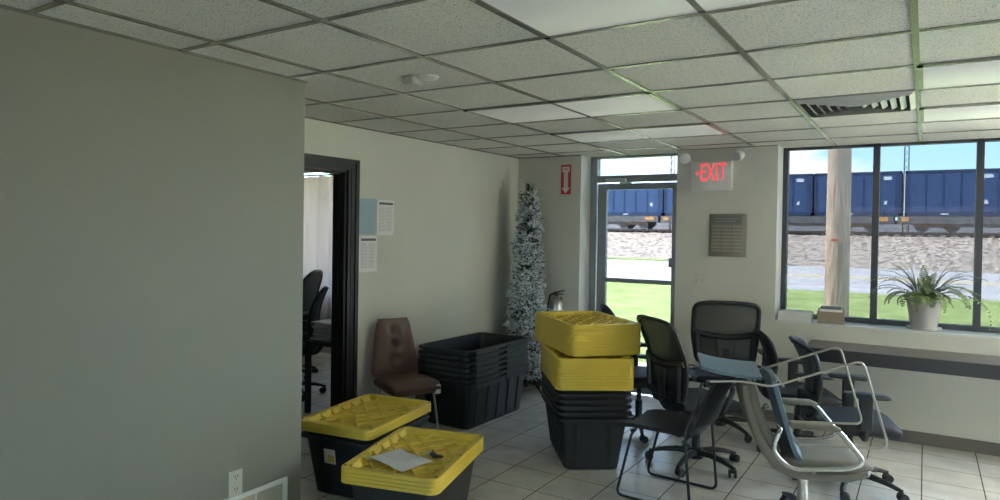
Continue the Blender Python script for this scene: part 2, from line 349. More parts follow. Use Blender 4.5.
def window_x(name, x, y0, y1, z0, z1):
    t = MB(); fw = .05
    t.b2(x-.04, x+.04, y0, y0+fw, z0, z1); t.b2(x-.04, x+.04, y1-fw, y1, z0, z1); t.b2(x-.04, x+.04, y0, y1, z0, z0+fw); t.b2(x-.04, x+.04, y0, y1, z1-fw, z1); t.b2(x-.04, x+.04, (y0+y1)/2-.02, (y0+y1)/2+.02, z0, z1)
    o = struct(name, t, M['alu']); g = MB(); g.b2(x-.003, x+.003, y0+.02, y1-.02, z0+.02, z1-.02); g.build('pane', M['clear'], o, 0)
# glazed exit door with transom
f = MB(); y0, y1 = 4.80, 4.89
f.b2(DX0, .262, y0, y1, 0, H); f.b2(DX1-.06, DX1, y0, y1, 0, H); f.b2(.262, DX1-.06, y0, y1, 2.115, 2.185); f.b2(.262, DX1-.06, y0, y1, H-.02, H)
dr = struct('door_1', f, M['alu'])
g = MB(); g.b2(.25, DX1-.05, 4.845, 4.85, 2.17, H-.01); g.build('transom_pane', M['dglass'], dr, 0)
lf = MB(); lf.b2(.27, .362, 4.815, 4.865, .01, 2.105); lf.b2(DX1-.15+.03, DX1-.065, 4.815, 4.865, .01, 2.105); lf.b2(.362, DX1-.12, 4.815, 4.865, 2.045, 2.105); lf.b2(.362, DX1-.12, 4.815, 4.865, 1.105, 1.145); lf.b2(.362, DX1-.12, 4.815, 4.865, .01, .16)
leaf = lf.build('door_leaf', M['alu'], dr)
g = MB(); g.b2(.355, DX1-.11, 4.838, 4.843, .15, 2.05); g.build('pane', M['dglass'], leaf, 0)
h = MB(); h.rbox((1.07, 4.79, 1.325), (.085, .05, .085), .006); h.build('door_handle', M['alu'], leaf)
h = MB(); h.rbox((.47, 4.79, 2.135), (.22, .04, .04), .01); h.tube(fillet([(.52, 4.775, 2.11), (.66, 4.72, 2.105), (.46, 4.79, 2.095)], .01), .007); h.build('door_closer', M['trim_white'], dr)
# bronze door casing to the other room
f = MB()
for xs in (XB, XB-.12-.018):
    f.b2(xs, xs+.018, D1, D1+.11, 0, DH+.08); f.b2(xs, xs+.018, D0-.11, D0, 0, DH+.08); f.b2(xs, xs+.018, D0, D1, DH, DH+.08)
f.b2(XB+.018, XB+.028, D1+.075, D1+.11, 0, DH+.08); f.b2(XB+.018, XB+.028, D0-.11, D1+.11, DH+.055, DH+.08); f.b2(XB+.018, XB+.023, D1+.03, D1+.05, 0, DH+.03); f.b2(XB+.018, XB+.023, D0-.1, D1+.05, DH+.015, DH+.03)
f.b2(XB-.12, XB, D1-.022, D1, 0, DH); f.b2(XB-.12, XB, D0, D0+.022, 0, DH); f.b2(XB-.12, XB, D0, D1, DH-.022, DH); f.b2(XB-.07, XB-.05, D1-.034, D1-.022, 0, DH-.03); f.b2(XB-.07, XB-.05, D0+.022, D1-.022, DH-.034, DH-.022)
struct('door_2', f, M['bronze'])
# daylight portals in the openings: they emit nothing, they only help the sky light find the windows
def portal(loc, rot, sx, sy):
    ld = bpy.data.lights.new('portal', 'AREA'); ld.shape = 'RECTANGLE'; ld.size = sx; ld.size_y = sy; ld.cycles.is_portal = True
    o = bpy.data.objects.new('portal', ld); COL.objects.link(o); o.location = loc; o.rotation_euler = rot
portal(((WX0+WX1)/2, 4.915, (SZ+H)/2), (R(-90), 0, 0), WX1-WX0, H-SZ)
portal(((DX0+DX1)/2, 4.915, H/2), (R(-90), 0, 0), DX1-DX0, H)
portal((3.45, -9.18, 1.34), (R(90), 0, 0), 5.1, 2.08)
portal(((SX0+SX1)/2, (SY0+SY1)/2, H+.33), (0, 0, 0), SX1-SX0, SY1-SY0)
portal(((LX0+LX1)/2, 4.915, 1.6), (R(-90), 0, 0), LX1-LX0, 1.6)

# ================================================================== OUTSIDE
GZ = -.15
mb = MB(); mb.b2(-70, 70, 7.2, 22.3, GZ-.5, GZ); struct('ground_lawn', mb, M['grass'])
mb = MB(); mb.b2(-70, 70, WO, 7.2, GZ-.5, GZ+.01); struct('bounce_walk', mb, M['concrete'])  # pale strip added under the windows to bounce sunlight indoors
mb = MB(); mb.b2(-70, 70, 22.3, 40.6, GZ-.5, GZ-.02); struct('road', mb, M['asphalt'])
mb = MB(); mb.b2(-70, 70, 30.7, 31.0, GZ-.02, GZ-.012); mb.b2(-70, 70, 31.3, 31.6, GZ-.02, GZ-.012); struct('road_yellow_lines', mb, M['yline'])
mb = MB(); mb.b2(-70, 70, 24.0, 24.2, GZ-.02, GZ-.012); mb.b2(-70, 70, 38.6, 38.8, GZ-.02, GZ-.012); struct('road_edge_lines', mb, M['wline'])
mb = MB(); mb.b2(-70, -7.0, 40.6, 47.5, GZ-.5, GZ+.03); struct('ground_verge', mb, M['grass2'])
mb = MB()
def bal(u, v):
    y = 40.6+v*20; z = GZ+min(1, max(0, (y-43)/6.0))*1.72 if y > 43 else GZ
    return (-70+140*u, y, z+(.05*math.sin(u*333)*math.cos(v*91)))
mb.grid(bal, 220, 60); struct('ground_ballast', mb, M['gravel'])
mb = MB(); mb.b2(-200, 200, 60, 400, 1.0, 2.55); mb.b2(-200, 200, -200, -9.3, GZ-.5, GZ-.02); mb.b2(6.7, 200, -200, WO, GZ-.5, GZ-.02); mb.b2(-200, -5.3, -200, WO, GZ-.5, GZ-.02); struct('ground_far', mb, M['asphalt'])
# track
tk = thing('railway_track', 'rusty steel railway track on pale ballast in front of the blue containers', 'railway track', (0, 50.6, 1.57))
mb = MB()
for yy in (-.72, .72): mb.b2(-60, 60, yy-.035, yy+.035, .14, .30); mb.b2(-60, 60, yy-.07, yy+.07, .12, .15)
mb.build('rail', M['rail'], tk)
mb = MB()
for i in range(-75, 76): mb.b2(i*.62-.12, i*.62+.12, -1.3, 1.3, -.02, .13)
tag(mb.build('sleeper', M['bark'], tk), kind='stuff')
# wagons and containers
def container(lbl, x0, w=5.0, first=None):
    t = thing('freight_container', lbl, 'container', (x0, 50.6, 2.86), group='blue containers on the train'); hw = 1.22; hh = 2.86
    b = MB(); n = 9
    b.b2(.05, w-.05, -hw+.06, hw-.06, .03, hh-.03)
    for i in range(5):
        xa = .28+i*(w-.5)/5; b.b2(xa, xa+(w-.5)/5-.12, -hw+.01, -hw+.08, .25, hh-.22); b.b2(xa, xa+(w-.5)/5-.12, hw-.08, hw-.01, .25, hh-.22)
    b.build('body', M['cont'], t)
    fr = MB()
    for x in (0, w-.12):
        for y in (-hw, hw-.12): fr.b2(x, x+.12, y, y+.12, 0, hh)
    for y in (-hw, hw-.1): fr.b2(0, w, y, y+.1, 0, .2); fr.b2(0, w, y, y+.1, hh-.14, hh)
    for x in (0, w-.1): fr.b2(x, x+.1, -hw, hw, 0, .16); fr.b2(x, x+.1, -hw, hw, hh-.12, hh)
    fr.build('frame', M['cont_d'], t)
    for a_ in ((w-1.0, w-.55, hh-.55, hh-.33), (w-.95, w-.78, .75, .98), (1.9, 2.3, .1, .18)):
        p = MB(); p.b2(a_[0], a_[1], -hw-.006, -hw+.008, a_[2], a_[3]); p.build('marking', M['mark'], t, 0)
    return t
cxs = [(-18.5, 'half hidden blue freight container at far left of the train, behind the door frame'), (-13.4, None), (-8.3, 'blue freight container seen through the top right of the glazed exit door'), (-3.2, 'blue freight container behind the telephone pole'), (1.97, 'blue freight container between the two dark window mullions, above the fern'), (7.1, 'blue freight container at the right edge of the window'), (-23.6, 'blue freight container seen from the other room')]
cxs[1] = (-13.4, 'blue freight container cut off by the pier at the right of the door'); cxs[2] = (-8.3, 'blue freight container hidden by the pier between door and window except its right end'); cxs[0] = (-18.5, 'blue freight container filling the upper left of the exit door glass')
for x0, lb in cxs: container(lb, x0)
for i, (x0, lb) in enumerate([(-13.6, 'grey steel flat wagon under the containers, seen through window left of the fern'), (1.6, 'grey steel flat wagon under the containers behind the fern'), (-28.8, 'grey steel flat wagon under the containers seen through the exit door')]):
    t = thing('flat_wagon', lb, 'railway wagon', (x0, 50.6, 1.87), group='wagons of the freight train'); w = 15.0
    b = MB(); b.b2(0, w, -1.3, 1.3, .78, .98); b.b2(0, w, -1.35, -1.25, .52, .98); b.b2(0, w, 1.25, 1.35, .52, .98); b.b2(2.8, w-2.8, -1.1, 1.1, .35, .8)
    for k in range(14): b.b2(.4+k*1.05, .5+k*1.05, -1.37, -1.3, .3 if 3 < k < 11 else .6, .98)
    b.build('deck', M['steel'], t)
    for xc in (1.3, 2.9, w-2.9, w-1.3):
        wl = MB()
        for yy in (-.72, .72): wl.lathe([(.05, -.07), (.42, -.06), (.42, .05), (.05, .06)], (xc, yy, .42), 18, Matrix.Rotation(PI/2, 3, 'X'))
        wl.tube([(xc, -.75, .42), (xc, .75, .42)], .07); wl.build('wheelset', M['steel'], t)
    for xc in (2.1, w-2.1):
        bg = MB(); bg.b2(xc-1.2, xc+1.2, -1.05, -.92, .32, .62); bg.b2(xc-1.2, xc+1.2, .92, 1.05, .32, .62); bg.b2(xc-.3, xc+.3, -1, 1, .4, .78); bg.build('bogie', M['rail'], t)
    c = MB(); c.b2(w, w+.5, -.15, .15, .5, .75); c.build('coupler', M['steel'], t)
    for a_, b_ in ((.2, .6), (w-1.0, w-.3)):
        lg = MB(); lg.b2(a_, b_, -1.378, -1.35, .66, .92); tag(lg.build('marking', M['orange'], t, 0), 'orange marking')
# poles
p = thing('telephone_pole', 'thick weathered wooden telephone pole standing on the lawn outside the window', 'pole', (2.02, 9.6, GZ))
mb = MB(); mb.lathe([(.172, -.1), (.165, .8), (.155, 3.5), (.13, 8.5), (.12, 8.6)], n=24); mb.build('shaft', M['pole'], p)
mb = MB(); mb.T = Matrix.Rotation(R(-100), 4, 'Z'); mb.b2(.150, .163, -.05, .05, 1.68, 1.705); tag(mb.build('marking', M['red'], p), 'faint red paint mark')
for nm, lb, x, y, h in (('antenna_mast', 'thin grey lattice mast rising above the train beside the middle window mullion', 1.9, 53.2, 9.5), ('antenna_mast', 'thin grey lattice mast seen through the transom over the door', -14.0, 53.2, 10.5)):
    t = thing(nm, lb, 'mast', (x, y, 1.5), group='masts beyond the train'); mb = MB()
    for a in range(3):
        mb.tube([(.22*math.cos(a*2.09), .22*math.sin(a*2.09), 0), (.14*math.cos(a*2.09), .14*math.sin(a*2.09), h)], .035, 5)
    mb.build('tower', M['steel'], t)
    br = MB()
    for k in range(int(h/.5)):
        for a in range(3):
            b = (a+1) % 3; r0 = .2; br.tube([(r0*math.cos(a*2.09), r0*math.sin(a*2.09), k*.5), (r0*math.cos(b*2.09), r0*math.sin(b*2.09), k*.5+.5)], .015, 4)
    br.build('brace', M['steel'], t)

# ================================================================== CEILING FITTINGS
def ceiling_light(x0, y0, lb):
    t = thing('ceiling_light', lb, 'ceiling light', (x0+.61, y0+.305, H), group='recessed ceiling lights'); w, d = .598, .293
    f = MB()
    for sx in (-1, 1): f.b2(sx*w-.012, sx*w+.012, -d-.012, d+.012, -.012, -.0076)
    for sy in (-1, 1): f.b2(-w-.012, w+.012, sy*d-.012, sy*d+.012, -.012, -.0076)
    f.build('frame', M['tbar'], t)
    g = MB(); g.rings([g.rr(0, 0, -.0005, w, d, .004), g.rr(0, 0, -.006, w-.006, d-.006, .004)]); g.build('diffuser', M['diffuser'], t)
ceiling_light(1.83, 0, 'large unlit white ceiling light panel at the top of the view, nearest the camera')
ceiling_light(.61, 1.83, 'unlit white ceiling light panel left of centre, farther from the door')
ceiling_light(.61, 3.05, 'unlit white ceiling light panel just inside the glazed door')
ceiling_light(3.05, 1.83, 'unlit white ceiling light panel at the right edge, nearer the camera')
ceiling_light(3.05, 3.05, 'unlit white ceiling light panel at the right edge, close to the window')
t = thing('air_diffuser', 'square louvred metal air diffuser in the ceiling near the window', 'air vent', (2.745, 2.745, H))
f = MB(); f.rings([f.rr(0, 0, -.0005, .29, .29, .002), f.rr(0, 0, -.003, .29, .29, .002)]); f.build('back_plate', M['dark'], t)
f = MB()
for i in range(6):
    a = .292-i*.046
    for k in range(4):
        f.T = Matrix.Rotation(k*PI/2, 4, 'Z')
        f.add([(a, -a, -.004), (a, a, -.004), (a-.026, a-.026, -.024), (a-.026, -a+.026, -.024), (a-.0015, -a, -.003), (a-.0015, a, -.003), (a-.0275, a-.026, -.023), (a-.0275, -a+.026, -.023)], [(0, 1, 2, 3), (7, 6, 5, 4), (0, 4, 5, 1), (3, 2, 6, 7), (0, 3, 7, 4), (1, 5, 6, 2)])
f.T = Matrix.Identity(4); f.build('louvre', M['vent'], t, 0)
t = thing('ceiling_sensor', 'small beige ceiling sensor with a round white plate', 'sensor', (.93, .93, H))
f = MB(); f.lathe([(.055, 0), (.055, -.006), (.045, -.014), (.02, -.018)], (.06, .02, 0), 24); f.build('base_plate', M['white'], t)
f = MB(); f.rbox((-.01, -.02, -.022), (.07, .075, .04), .008); f.build('housing', M['beige'], t)

# ================================================================== WALL FITTINGS
def text_rows(mb, x0, x1, z0, z1, rows, y, rnd, fill=.45):
    dz = (z1-z0)/rows
    for i in range(rows):
        x = x0
        zc = z1-(i+.5)*dz; end = x1-(rnd.random()*.25*(x1-x0) if rnd.random() < .5 else 0)
        while x < end-.003:
            w = min(rnd.uniform(.004, .018), end-x); mb.b2(x, x+w, y-.0006, y, zc-dz*fill/2, zc+dz*fill/2); x += w+.003
# papers on the wall by the doorway: local frame x along +y of the world
rnd = random.Random(3)
def paper(y0, z0, mat, lb, cols, head, w=.205, h=.28, tilt=0):
    t = thing('notice_sheet', lb, 'paper', (XB+.001, y0, z0), R(90), group='notices taped to the wall')
    t.rotation_euler = (0, tilt, R(90))
    m_ = MB(); m_.sheet(lambda u, v: (u*w, -.002-.003*math.sin(u*PI)*v, v*h), 8, 8, .0006); m_.build('sheet', mat, t)
    k = MB()
    if head: k.b2(.02, w-.02, -.0075, -.006, h-.035, h-.02)
    for c in range(cols):
        a = .018+c*(w-.03)/cols; text_rows(k, a, a+(w-.045)/cols, .03, h-.05, 18, -.006, rnd, .3)
    k.build('print', M['ink2'] if mat is M['paper_b'] else M['ink2'], t, 0)
    if head:
        k = MB(); k.b2(.018, w-.018, -.008, -.0066, h-.038, h-.019); k.build('heading', M['ink'], t, 0)
    tp = MB()
    for a, b in ((.0, .0), (w, 0), (0, h), (w, h)): tp.box((a, -.005, b), (.03, .001, .014), Matrix.Rotation(R(45), 3, 'Y'))
    tp.build('tape', M['trim_white'], t)
paper(2.100, 1.565, M['paper_b'], 'blue notice sheet taped to the wall beside the dark door frame', 1, False)
paper(2.312, 1.562, M['paper'], 'white notice sheet taped right of the blue sheet', 2, True)
paper(2.108, 1.275, M['paper'], 'white notice sheet taped below the blue sheet', 2, True)
# outlet and wall vent on the near wall (local x along world +y, facing +x)
t = thing('wall_outlet', 'beige double power outlet low on the near left wall', 'outlet', (XA, .314, .385), R(90))
f = MB(); f.rbox((0, -.003, 0), (.078, .006, .125), .002); f.build('cover_plate', M['beige'], t)
for z in (-.03, .03):
    f = MB(); f.lathe([(.018, 0), (.018, .003)], (0, -.0055, z), 18, Matrix.Rotation(PI/2, 3, 'X')); s_ = f.build('socket', M['beige'], t)
    f = MB(); f.b2(-.009, -.006, -.0095, -.0086, z-.002, z+.01); f.b2(.006, .009, -.0095, -.0086, z-.002, z+.01); f.b2(-.002, .002, -.0095, -.0086, z-.012, z-.008); f.build('slot', M['dark'], s_)
t = thing('return_grille', 'white metal return air grille at the foot of the near left wall', 'air vent', (XA, .18, .055), R(90))
f = MB(); W_, H_ = .45, .27
f.b2(-W_, W_, -.012, 0, 0, .025); f.b2(-W_, W_, -.012, 0, H_-.022, H_); f.b2(-W_, -W_+.03, -.012, 0, .02, H_-.02); f.b2(W_-.028, W_, -.012, 0, .02, H_-.02); f.b2(.245, .255, -.012, 0, .02, H_-.02); f.b2(-.01, 0, -.012, 0, .02, H_-.02)
f.build('frame', M['white'], t)
f = MB(); f.b2(-W_+.02, W_-.02, -.002, -.001, .02, H_-.02); f.build('backing', M['dark'], t)
f = MB()
for i in range(20): f.box((0, -.007, .032+i*.0112), (W_*2-.06, .010, .0016), Matrix.Rotation(R(40), 3, 'X'))
f.build('slat', M['beige'], t)
# fire extinguisher sign and extinguisher
t = thing('fire_arrow_sign', 'red sign with a white arrow pointing down to the fire extinguisher', 'sign', (.027, WY, 2.14))
f = MB(); f.b2(-.055, .055, -.004, 0, -.15, .15); f.build('panel', M['red'], t)
f = MB(); f.b2(-.04, .04, -.0055, -.004, .075, .13); f.b2(-.022, .022, -.0055, -.004, -.09, .075)
f.add([(-.045, -.0055, -.085), (.045, -.0055, -.085), (0, -.0055, -.14), (-.045, -.004, -.085), (.045, -.004, -.085), (0, -.004, -.14)], [(0, 2, 1), (3, 4, 5), (0, 1, 4, 3), (1, 2, 5, 4), (2, 0, 3, 5)])
f.build('arrow', M['trim_white'], t)
text_mb('FIRE', .034, M['red'], 'lettering', t, (0, -.0062, .102), (R(90), 0, 0), .0004)
text_mb('\n'.join('EXTINGUISHER'), .0135, M['red'], 'lettering', t, (0, -.0062, -.005), (R(90), 0, 0), .0004)
t = thing('fire_extinguisher', 'grey fire extinguisher hanging on the wall between the tree and the door', 'fire extinguisher', (-.02, WY-.085, .55))
f = MB(); f.lathe([(.02, 0), (.066, .008), (.07, .03), (.07, .33), (.055, .37), (.03, .395), (.022, .41)], n=22); f.build('cylinder', M['ext'], t)
f = MB(); f.lathe([(.024, .41), (.026, .44)], n=14); f.box((.03, 0, .455), (.12, .02, .012), Matrix.Rotation(R(-14), 3, 'Y')); f.box((.025, 0, .43), (.10, .018, .01)); f.build('handle', M['black'], t)
f = MB(); f.tube(fillet([(-.02, 0, .43), (-.07, 0, .42), (-.085, -.02, .3), (-.082, -.02, .12)], .04), .009); f.build('hose', M['black'], t)
f = MB(); f.box((0, .0, .2), (.1, .143, .14)); f.lathe([(.0715, .12), (.0715, .28)], n=22, caps=(0, 0)); f.build('label', M['paper'], t)
f = MB(); f.box((0, .078, .35), (.05, .012, .08)); f.build('bracket', M['black'], t)
# exit sign with two emergency lamp heads
t = thing('exit_sign', 'lit red EXIT sign with two emergency lamp heads', 'exit sign', (1.482, WY, 2.125))
f = MB(); f.rbox((0, -.03, 0), (.355, .06, .262), .006); f.build('housing', M['white'], t)
ex = text_mb('EXIT', .225, M['ledred'], 'lettering', t, (.016, -.0615, .030), (R(90), 0, 0), .0012); ex.scale = (.222/ex.dimensions.x, 1, 1) if ex.dimensions.x > .01 else (.5, 1, 1)
f = MB(); f.add([(-.115, -.063, .048), (-.115, -.063, .008), (-.140, -.063, .028), (-.115, -.06, .048), (-.115, -.06, .008), (-.140, -.06, .028)], [(0, 2, 1), (3, 4, 5), (0, 1, 4, 3), (1, 2, 5, 4), (2, 0, 3, 5)]); f.build('chevron', M['ledred'], t, 0)
for sx, ang in ((-1, 25), (1, -30)):
    f = MB(); f.T = Matrix.Translation((sx*.235, -.07, .175)) @ Matrix.Rotation(R(ang), 4, 'Z') @ Matrix.Rotation(R(110), 4, 'X')
    f.lathe([(.022, -.05), (.038, -.03), (.047, .0), (.049, .03)], n=20); hd = f.build('lamp_head', M['white'], t)
    f.T = f.T.copy(); f = MB(); f.T = Matrix.Translation((sx*.235, -.07, .175)) @ Matrix.Rotation(R(ang), 4, 'Z') @ Matrix.Rotation(R(110), 4, 'X'); f.lathe([(.043, .0305), (.040, .037), (.025, .041)], n=20); f.build('lens', M['lens'], hd)
    f = MB(); f.tube([(sx*.16, -.03, .11), (sx*.2, -.04, .15), (sx*.235, -.06, .175)], .012); f.build('bracket', M['white'], t)
# plaque with rows of name plates
t = thing('award_plaque', 'bronze coloured plaque with rows of small name plates on the pier', 'plaque', (1.622, WY, 1.60))
f = MB(); f.rbox((0, -.009, 0), (.318, .018, .38), .003); f.build('board', M['plaque'], t)
f = MB(); f.b2(-.125, .115, -.021, -.018, .105, .165); hp = f.build('title_plate', M['plaque_h'], t)
f = MB(); text_rows(f, -.112, .10, .11, .16, 2, -.0212, rnd, .4); f.build('lettering', M['plate'], hp, 0)
for r_ in range(8):
    for c in range(3):
        f = MB(); f.b2(-.135+c*.09, -.055+c*.09, -.0205, -.018, .07-r_*.031, .087-r_*.031); f.build('name_plate', M['plate'], t, 0)
t = thing('light_switch', 'beige double light switch on the pier below the plaque', 'switch', (1.385, WY, 1.19))
f = MB(); f.rbox((0, -.003, 0), (.115, .006, .12), .002); f.build('cover_plate', M['wall'], t)
for x in (-.025, .025):
    f = MB(); f.box((x, -.009, 0), (.01, .012, .024), Matrix.Rotation(R(20), 3, 'X')); f.build('toggle', M['beige'], t)

# ================================================================== COUNTER, SILL THINGS
t = thing('counter_shelf', 'long dark brown counter shelf fixed to the wall under the window', 'counter', (2.33, 4.33, 0))
f = MB(); f.b2(0, 4.1, -.23, .229, .715, .74); f.build('top', M['counter'], t)
f = MB(); f.b2(0, 4.1, -.24, -.215, .64, .738); f.b2(-.012, .0, -.24, .229, .64, .738); f.build('edge_band', M['counter_e'], t)
for x in (1.9, 3.1): f = MB(); f.b2(x, x+.03, -.18, .229, .66, .715); f.b2(x, x+.03, .19, .229, .45, .66); f.build('bracket', M['counter_e'], t)
SILL = SZ+.017
t = thing('storage_tray', 'long low white tray at the left end of the window sill', 'tray', (2.18, WY+.07, SILL))
f = MB(); f.b2(-.13, .13, -.06, .06, 0, .006)
f.b2(-.13, .13, -.06, -.054, .006, .085); f.b2(-.13, .13, .054, .06, .006, .085); f.b2(-.13, -.124, -.054, .054, .006, .085); f.b2(.124, .13, -.054, .054, .006, .06); f.build('tray_body', M['trim_white'], t)
f = MB(); f.b2(-.124, .10, -.05, .05, .07, .078); f.build('insert', M['blue'], t)
t = thing('card_box', 'small brown cardboard box of leaflets on the window sill beside the white tray', 'box', (2.45, WY+.075, SILL), R(4))
f = MB(); f.b2(-.1, .1, -.065, .065, 0, .005); f.b2(-.1, .1, -.065, -.06, .005, .1); f.b2(-.1, .1, .06, .065, .005, .115); f.b2(-.1, -.095, -.06, .06, .005, .1); f.b2(.095, .1, -.06, .06, .005, .1); f.b2(-.095, .095, -.066, -.065, .045, .05); f.build('carton', M['kraft'], t)
for i in range(6): f = MB(); f.box((0, -.045+i*.018, .062), (.17, .009, .113), Matrix.Rotation(R(6), 3, 'X')); f.build('leaflet', M['kraft'] if i % 2 else M['paper'], t)
t = thing('booklet', 'thin grey booklet lying on top of the cardboard box', 'booklet', (2.45, WY+.07, SILL+.122), R(3))
f = MB(); f.rbox((0, 0, .008), (.15, .1, .016), .002); f.build('cover', M['greybook'], t)
f = MB(); f.b2(-.073, .076, -.047, .051, .003, .013); f.build('pages', M['paper'], t)
# fern
FX, FY = 3.10, WY+.135
t = thing('potted_fern', 'feathery green fern in a whitewashed pot on the window sill', 'fern', (FX, FY, SILL))
f = MB(); f.lathe([(.11, 0), (.118, .004), (.122, .022), (.108, .022), (.105, .01)], n=28); f.build('saucer', M['pot'], t)
f = MB(); f.lathe([(.088, .012), (.118, .215), (.124, .22), (.124, .245), (.114, .245), (.112, .21)], n=28, caps=(1, 0)); f.build('pot', M['pot'], t)
f = MB(); f.lathe([(.108, .20), (.112, .215), (.06, .222), (0.001, .225)], n=20); f.build('soil', M['soil'], t)
rf = random.Random(11)
def frond(az, ln, rise, droop, base=.225):
    k = MB(); pts = []; n = 20; x = .02+.03*rf.random(); z = base; a = rise; ds = ln/n; bend = rf.uniform(-.25, .25)
    ca, sa = math.cos(az), math.sin(az); tw = az
    px, py = x*ca, x*sa
    for i in range(n+1):
        pts.append(Vector((px, py, z))); px += math.cos(a)*ds*math.cos(tw); py += math.cos(a)*ds*math.sin(tw); z += math.sin(a)*ds; a -= droop*(i/n+.35)/n; tw += bend/n
        if py > .10: py = .10
        if z < .004 and py > -.14: z = .004
    k.k = 0; k.tube(pts, [.0022*(1-.7*i/n) for i in range(n+1)], 5)
    k.k = 1
    for i in range(2, n):
        for h2 in (0,):
            p = pts[i].lerp(pts[i+1], h2); d = (pts[i+1]-pts[i]).normalized(); s_ = d.cross(Vector((0, 0, 1))); s_ = s_.normalized() if s_.length > .05 else Vector((-sa, ca, 0)); u = s_.cross(d)
            w = rf.uniform(.85, 1.1)*.041*math.sin(PI*min(1, ((i+h2)/n)*.86+.12))+.006; wd = .0062
            for sg in (1, -1):
                tip = p+s_*sg*w+d*w*.3-u*w*.15*rf.random(); mid = p+s_*sg*w*.5+d*w*.1+u*.002
                k.add([p-d*wd*.6, mid-d*wd, tip, mid+d*wd, p+d*wd*.6], [(0, 1, 2, 3, 4)])
    return k.build('frond', [M['stem'], M['frond']], t, 0)
spec = []
for k, (az, ln, rise, dr) in enumerate([(180, .44, 1.25, 1.9), (186, .50, 1.0, 2.3), (174, .36, 1.45, .9), (192, .46, .8, 2.7), (200, .42, 1.1, 2.4), (205, .50, .9, 3.0), (215, .36, .8, 3.1), (165, .40, 1.35, 1.3), (178, .34, 1.5, .45), (95, .32, 1.5, .4), (60, .30, 1.45, .9), (10, .38, 1.38, .75), (0, .44, 1.2, 1.6), (-8, .50, 1.05, 2.0), (-15, .48, .8, 2.6), (-22, .46, .95, 2.9), (-35, .44, .8, 3.1), (5, .34, 1.0, 1.6), (-5, .52, 1.15, 2.4), (-60, .36, .7, 3.4), (-100, .34, .7, 3.5), (235, .36, .8, 3.3), (255, .38, .9, 3.4), (-80, .30, 1.1, 2.6), (188, .32, .5, 2.3), (-2, .34, .5, 2.3), (-45, .50, .9, 3.3), (190, .55, 1.1, 2.7)]): spec.append((R(az), ln*.92, rise, dr))
for s_ in spec: frond(*s_)
for s_ in spec[::1]: frond(s_[0]+rf.uniform(-.35, .35), s_[1]*rf.uniform(.55, .9), s_[2]+rf.uniform(-.2, .2), s_[3]*rf.uniform(.8, 1.15))
# the long frond hanging over the counter at the right
frond(R(-28), .62, .55, 3.3)

# ================================================================== TOTES AND LIDS
def make_tote(L, W, HT, TB, ribs, panels, mats):
    """open nesting tub: half-length L along y, half-width W along x at the rim, height HT, taper TB"""
    t = bpy.data.objects.new('storage_tote', None); t.empty_display_size = .1; COL.objects.link(t)
    b = MB(); e = .026
    pr = lambda z, g=0: b.rr(0, 0, z, W-e-TB*(1-z/HT)-g, L-e-TB*(1-z/HT)-g, .045)
    b.rings([pr(0, .008), pr(.008), pr(HT*.5), pr(HT-.012), pr(HT-.012, .003), pr(HT*.5, .003), pr(.011, .003), pr(.011, .01)])
    if ribs:
        for sy in range(-2, 3):
            for sx in (-1, 1):
                y = sy*L*.33; x0 = W-e-TB+.002; x1 = W-e-TB*.12+.002
                b.add([(sx*x0, y-.014, .02), (sx*x0, y+.014, .02), (sx*(x0+.008), y+.009, .03), (sx*(x0+.008), y-.009, .03), (sx*x1, y-.014, HT-.05), (sx*x1, y+.014, HT-.05), (sx*(x1+.008), y+.009, HT-.05), (sx*(x1+.008), y-.009, HT-.05)], [(0, 1, 2, 3), (4, 7, 6, 5), (0, 3, 7, 4), (1, 5, 6, 2), (3, 2, 6, 7), (0, 4, 5, 1)])
        for sx in (-.45, .45):
            for sy in (-1, 1):
                x = sx*W; y0 = L-e-TB+.002; y1 = L-e-TB*.12+.002
                b.add([(x-.014, sy*y0, .02), (x+.014, sy*y0, .02), (x+.009, sy*(y0+.008), .03), (x-.009, sy*(y0+.008), .03), (x-.014, sy*y1, HT-.05), (x+.014, sy*y1, HT-.05), (x+.009, sy*(y1+.008), HT-.05), (x-.009, sy*(y1+.008), HT-.05)], [(0, 1, 2, 3), (4, 7, 6, 5), (0, 3, 7, 4), (1, 5, 6, 2), (3, 2, 6, 7), (0, 4, 5, 1)])
    b.build('tub', mats[0], t)
    r_ = MB(); q = lambda z, g: r_.rr(0, 0, z, W-g, L-g, .055)
    r_.rings([q(HT-.012, e+.001), q(HT, e+.002), q(HT, .004), q(HT-.004, 0), q(HT-.020, 0), q(HT-.020, .003), q(HT-.010, .006), q(HT-.013, e+.001)], close=True); r_.build('rim', mats[0], t)
    if panels:
        p = MB()
        for sx in (-1, 1):
            for a, c in ((-.80, -.10), (.16, .86)): p.b2(*sorted((sx*(W-.008), sx*(W+.002))), a*L, c*L, HT-.043, HT-.003)
        for sy in (-1, 1): p.b2(-W*.6, W*.6, *sorted((sy*(L-.008), sy*(L+.002))), HT-.035, HT-.003)
        p.build('grip_panel', mats[1], t)
    return t
